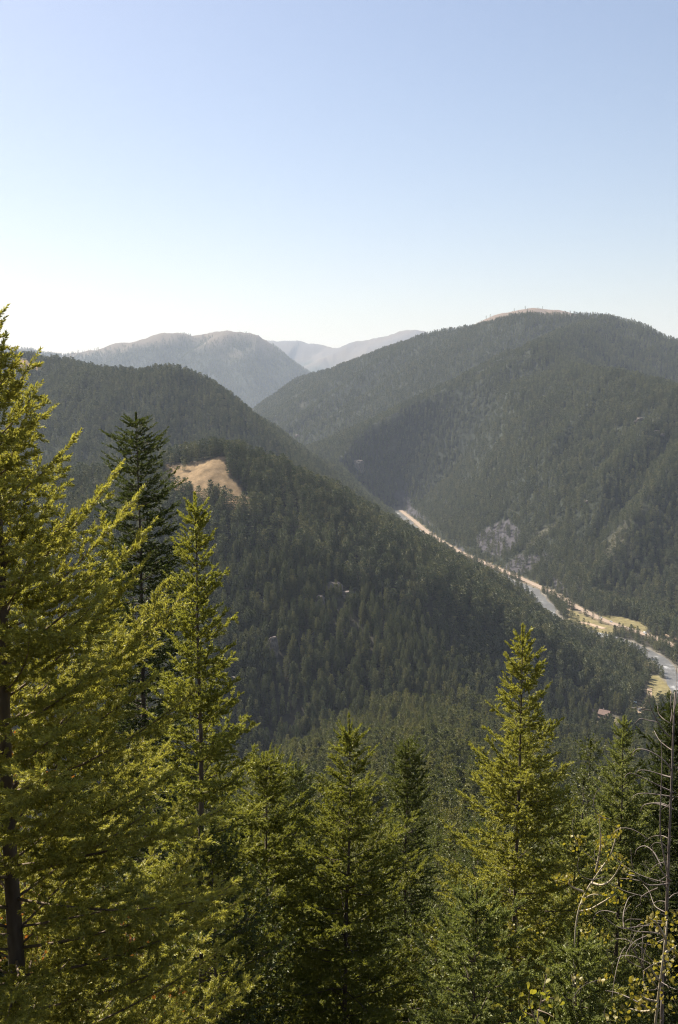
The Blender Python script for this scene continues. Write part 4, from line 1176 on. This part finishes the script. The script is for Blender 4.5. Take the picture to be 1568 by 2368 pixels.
def car(label, name, cat, c, z, rz, body, van=False, group=None):
    t = thing(name, label, cat, (c[0], c[1], z), rz, group)
    L, W = (5.2, 2.0) if van else (4.5, 1.8)
    prof_ = [(-L / 2, 0.35), (-L / 2, 0.95), (-L / 2 + 0.15, 1.9 if van else 1.0), (L * 0.22, 1.95 if van else 1.02), (L * 0.36, 1.15 if van else 0.95), (L / 2 - 0.1, 0.85), (L / 2, 0.4)]
    n = len(prof_)
    v = [(x, s * W / 2 * (0.94 if zz > 1.3 else 1), zz) for s in (-1, 1) for x, zz in prof_]
    f = [(0, i, i + 1) for i in range(1, n - 1)] + [(n, n + i + 1, n + i) for i in range(1, n - 1)]
    for i in range(n):
        j = (i + 1) % n
        f += [(i, n + i, n + j), (i, n + j, j)]
    mb = MB(); mb.add(v, f)
    if not van:
        cp = [(-L * 0.42, 1.0), (-L * 0.30, 1.45), (L * 0.08, 1.47), (L * 0.24, 1.0)]
        v = [(x, s * W / 2 * (0.8 if zz > 1.2 else 0.95), zz) for s in (-1, 1) for x, zz in cp]
        f = [(0, 1, 2), (0, 2, 3), (4, 6, 5), (4, 7, 6)]
        for i in range(3): f += [(i, 4 + i, 5 + i), (i, 5 + i, i + 1)]
        g = MB(); g.add(v, f); g.build('window', M['glass'], t)
        mb.quadbox((-L * 0.11, 0, 1.48), (L * 0.36, W * 0.76, 0.06))
    else:
        g = MB(); g.add([(L * 0.225, s * W * 0.42, 1.88) for s in (-1, 1)] + [(L * 0.365, s * W * 0.46, 1.2) for s in (-1, 1)], [(0, 2, 3), (0, 3, 1)])
        v = np.array(g.v[0]) + np.array([0.03, 0, 0.03]); g.v[0] = v
        g.quadbox((L * 0.12, 0, 1.5), (0.9, W * 1.0, 0.5)); g.build('window', M['glass'], t)
    mb.build('body', body, t)
    for sx in (-0.3, 0.31):
        for s in (-1, 1):
            w_ = MB(); w_.tube([(sx * L, s * (W / 2 - 0.2), 0.34), (sx * L, s * (W / 2 + 0.03), 0.34)], 0.34, 12); w_.build('wheel', M['tyre'], t)
    for s in (-1, 1):
        h_ = MB(); h_.quadbox((L / 2 - 0.03, s * W * 0.36, 0.68), (0.1, 0.32, 0.16)); h_.build('headlight', M['trim'], t)
    return t
def on_road(px, py):
    c = G(px, py, FLOOR + 0.7)
    dd = np.linalg.norm(ROADS[:, :2] - c[:2], axis=1); i = int(np.clip(np.argmin(dd), 1, len(ROADS) - 2))
    tg = ROADS[i + 1] - ROADS[i - 1]
    nrm = np.array([-tg[1], tg[0], 0]); nrm /= np.linalg.norm(nrm)
    return ROADS[i] , math.atan2(tg[1], tg[0]), nrm
ROADS = resample(ROAD, 6)
for px, py, lab, nm, ct, bd, vn, sd_ in ((1382, 1429, 'white car on the valley road, farthest along of the four vehicles there', 'car', 'car', M['white'], False, 1),
                                   (1406, 1438, 'silver car on the valley road, second farthest of the four vehicles there', 'car', 'car', M['silver'], False, 1),
                                   (1452, 1455, 'white car on the valley road just right of the roadside firs, ahead of the van', 'car', 'car', M['white'], False, -1),
                                   (1482, 1464, 'white van on the valley road, nearest of the four vehicles there', 'van', 'van', M['white'], True, 1)):
    c, a, nrm = on_road(px, py)
    c = c + nrm * 2.2 * sd_
    car(lab, nm, ct, c, FLOOR + 0.71, a if sd_ > 0 else a + math.pi, bd, vn)
car('white van parked at the end of the dirt track near the cabin', 'van', 'van', G(1479, 1642, FLOOR), FLOOR + 0.05, rad(35), M['white'], True)
car('pale blue car parked in the tree shade behind the cabin clearing', 'car', 'car', G(1467, 1625, FLOOR), FLOOR + 0.05, rad(10), M['blue'])
car('pale blue car parked in the sun right of the white van by the track', 'car', 'car', G(1499, 1636, FLOOR), FLOOR + 0.05, rad(60), M['blue'])

# roadside bushes
def bush(name, label, cat, c, r, mat, rng, group=None):
    t = thing(name, label, cat, c, 0, group)
    mb = MB()
    for k in range(5):
        a = rng.random() * 6.28
        mb.tube([(0, 0, 0), (math.cos(a) * r * 0.3, math.sin(a) * r * 0.3, r * 0.5), (math.cos(a) * r * 0.6, math.sin(a) * r * 0.6, r * 0.9)], [0.05, 0.035, 0.015], 5)
    mb.build('stem', M['twig'], t)
    n = 40
    d = norm(rng.normal(size=(n, 3))); d[:, 2] = np.abs(d[:, 2])
    cen = d * r * rng.uniform(0.4, 0.9, (n, 1)) * np.array([1, 1, 0.85]) + np.array([0, 0, 0.25 * r])
    v, f = leaves(cen, [r * 0.13] * n, 12, 0.11 * r ** 0.5, rng)
    link('crown', mesh_np('crown', v, f, mat), t)
    return t
BR = np.random.default_rng(99)
bush('shrub', 'wide grey green shrub alone on the bright grass above the road', 'shrub', G(1407, 1428, FLOOR), 3.2, M['needle_mid'], BR)
bush('shrub', 'round yellow green bush beside the road below the smaller scree patch', 'shrub', G(1262, 1348, FLOOR), 3.2, M['leaf_green'], BR)
k = 0
for i in range(10, len(ROADS) - 4, 5):
    c = ROADS[i]
    if not (980 < c[1] < 2300): continue
    tg = ROADS[i + 1] - ROADS[i - 1]; nrm = np.array([-tg[1], tg[0], 0]); nrm /= np.linalg.norm(nrm)
    if BR.random() < 0.35: continue
    p = c - nrm * (8.5 + BR.random() * 5) * (1 if BR.random() < 0.6 else -1)
    bush('shrub', 'low yellowing shrub on the verge of the valley road', 'shrub', (p[0], p[1], H(p[0], p[1])[0]), 1.0 + BR.random() * 1.2, M['leaf_yellow'] if BR.random() < 0.5 else M['leaf_green'], BR, 'shrubs along the valley road')


# ------------------------------------------------------------------ haze
hz = MB()
hz.quadbox((0, 8500, 260), (19000, 18600, 1150))
mh = bpy.data.materials.new('mountain haze'); mh.use_nodes = True
t = mh.node_tree
t.nodes.remove(t.nodes['Principled BSDF'])
pv = t.nodes.new('ShaderNodeVolumePrincipled')
pv.inputs['Color'].default_value = (0.76, 0.86, 1.0, 1)
pv.inputs['Density'].default_value = 0.00005
pv.inputs['Anisotropy'].default_value = 0.1
t.links.new(pv.outputs[0], t.nodes['Material Output'].inputs['Volume'])
haze = hz.build('haze', mh)
tag(haze, kind='stuff')
print('scene built in', round(time.time() - T0, 1), 's')
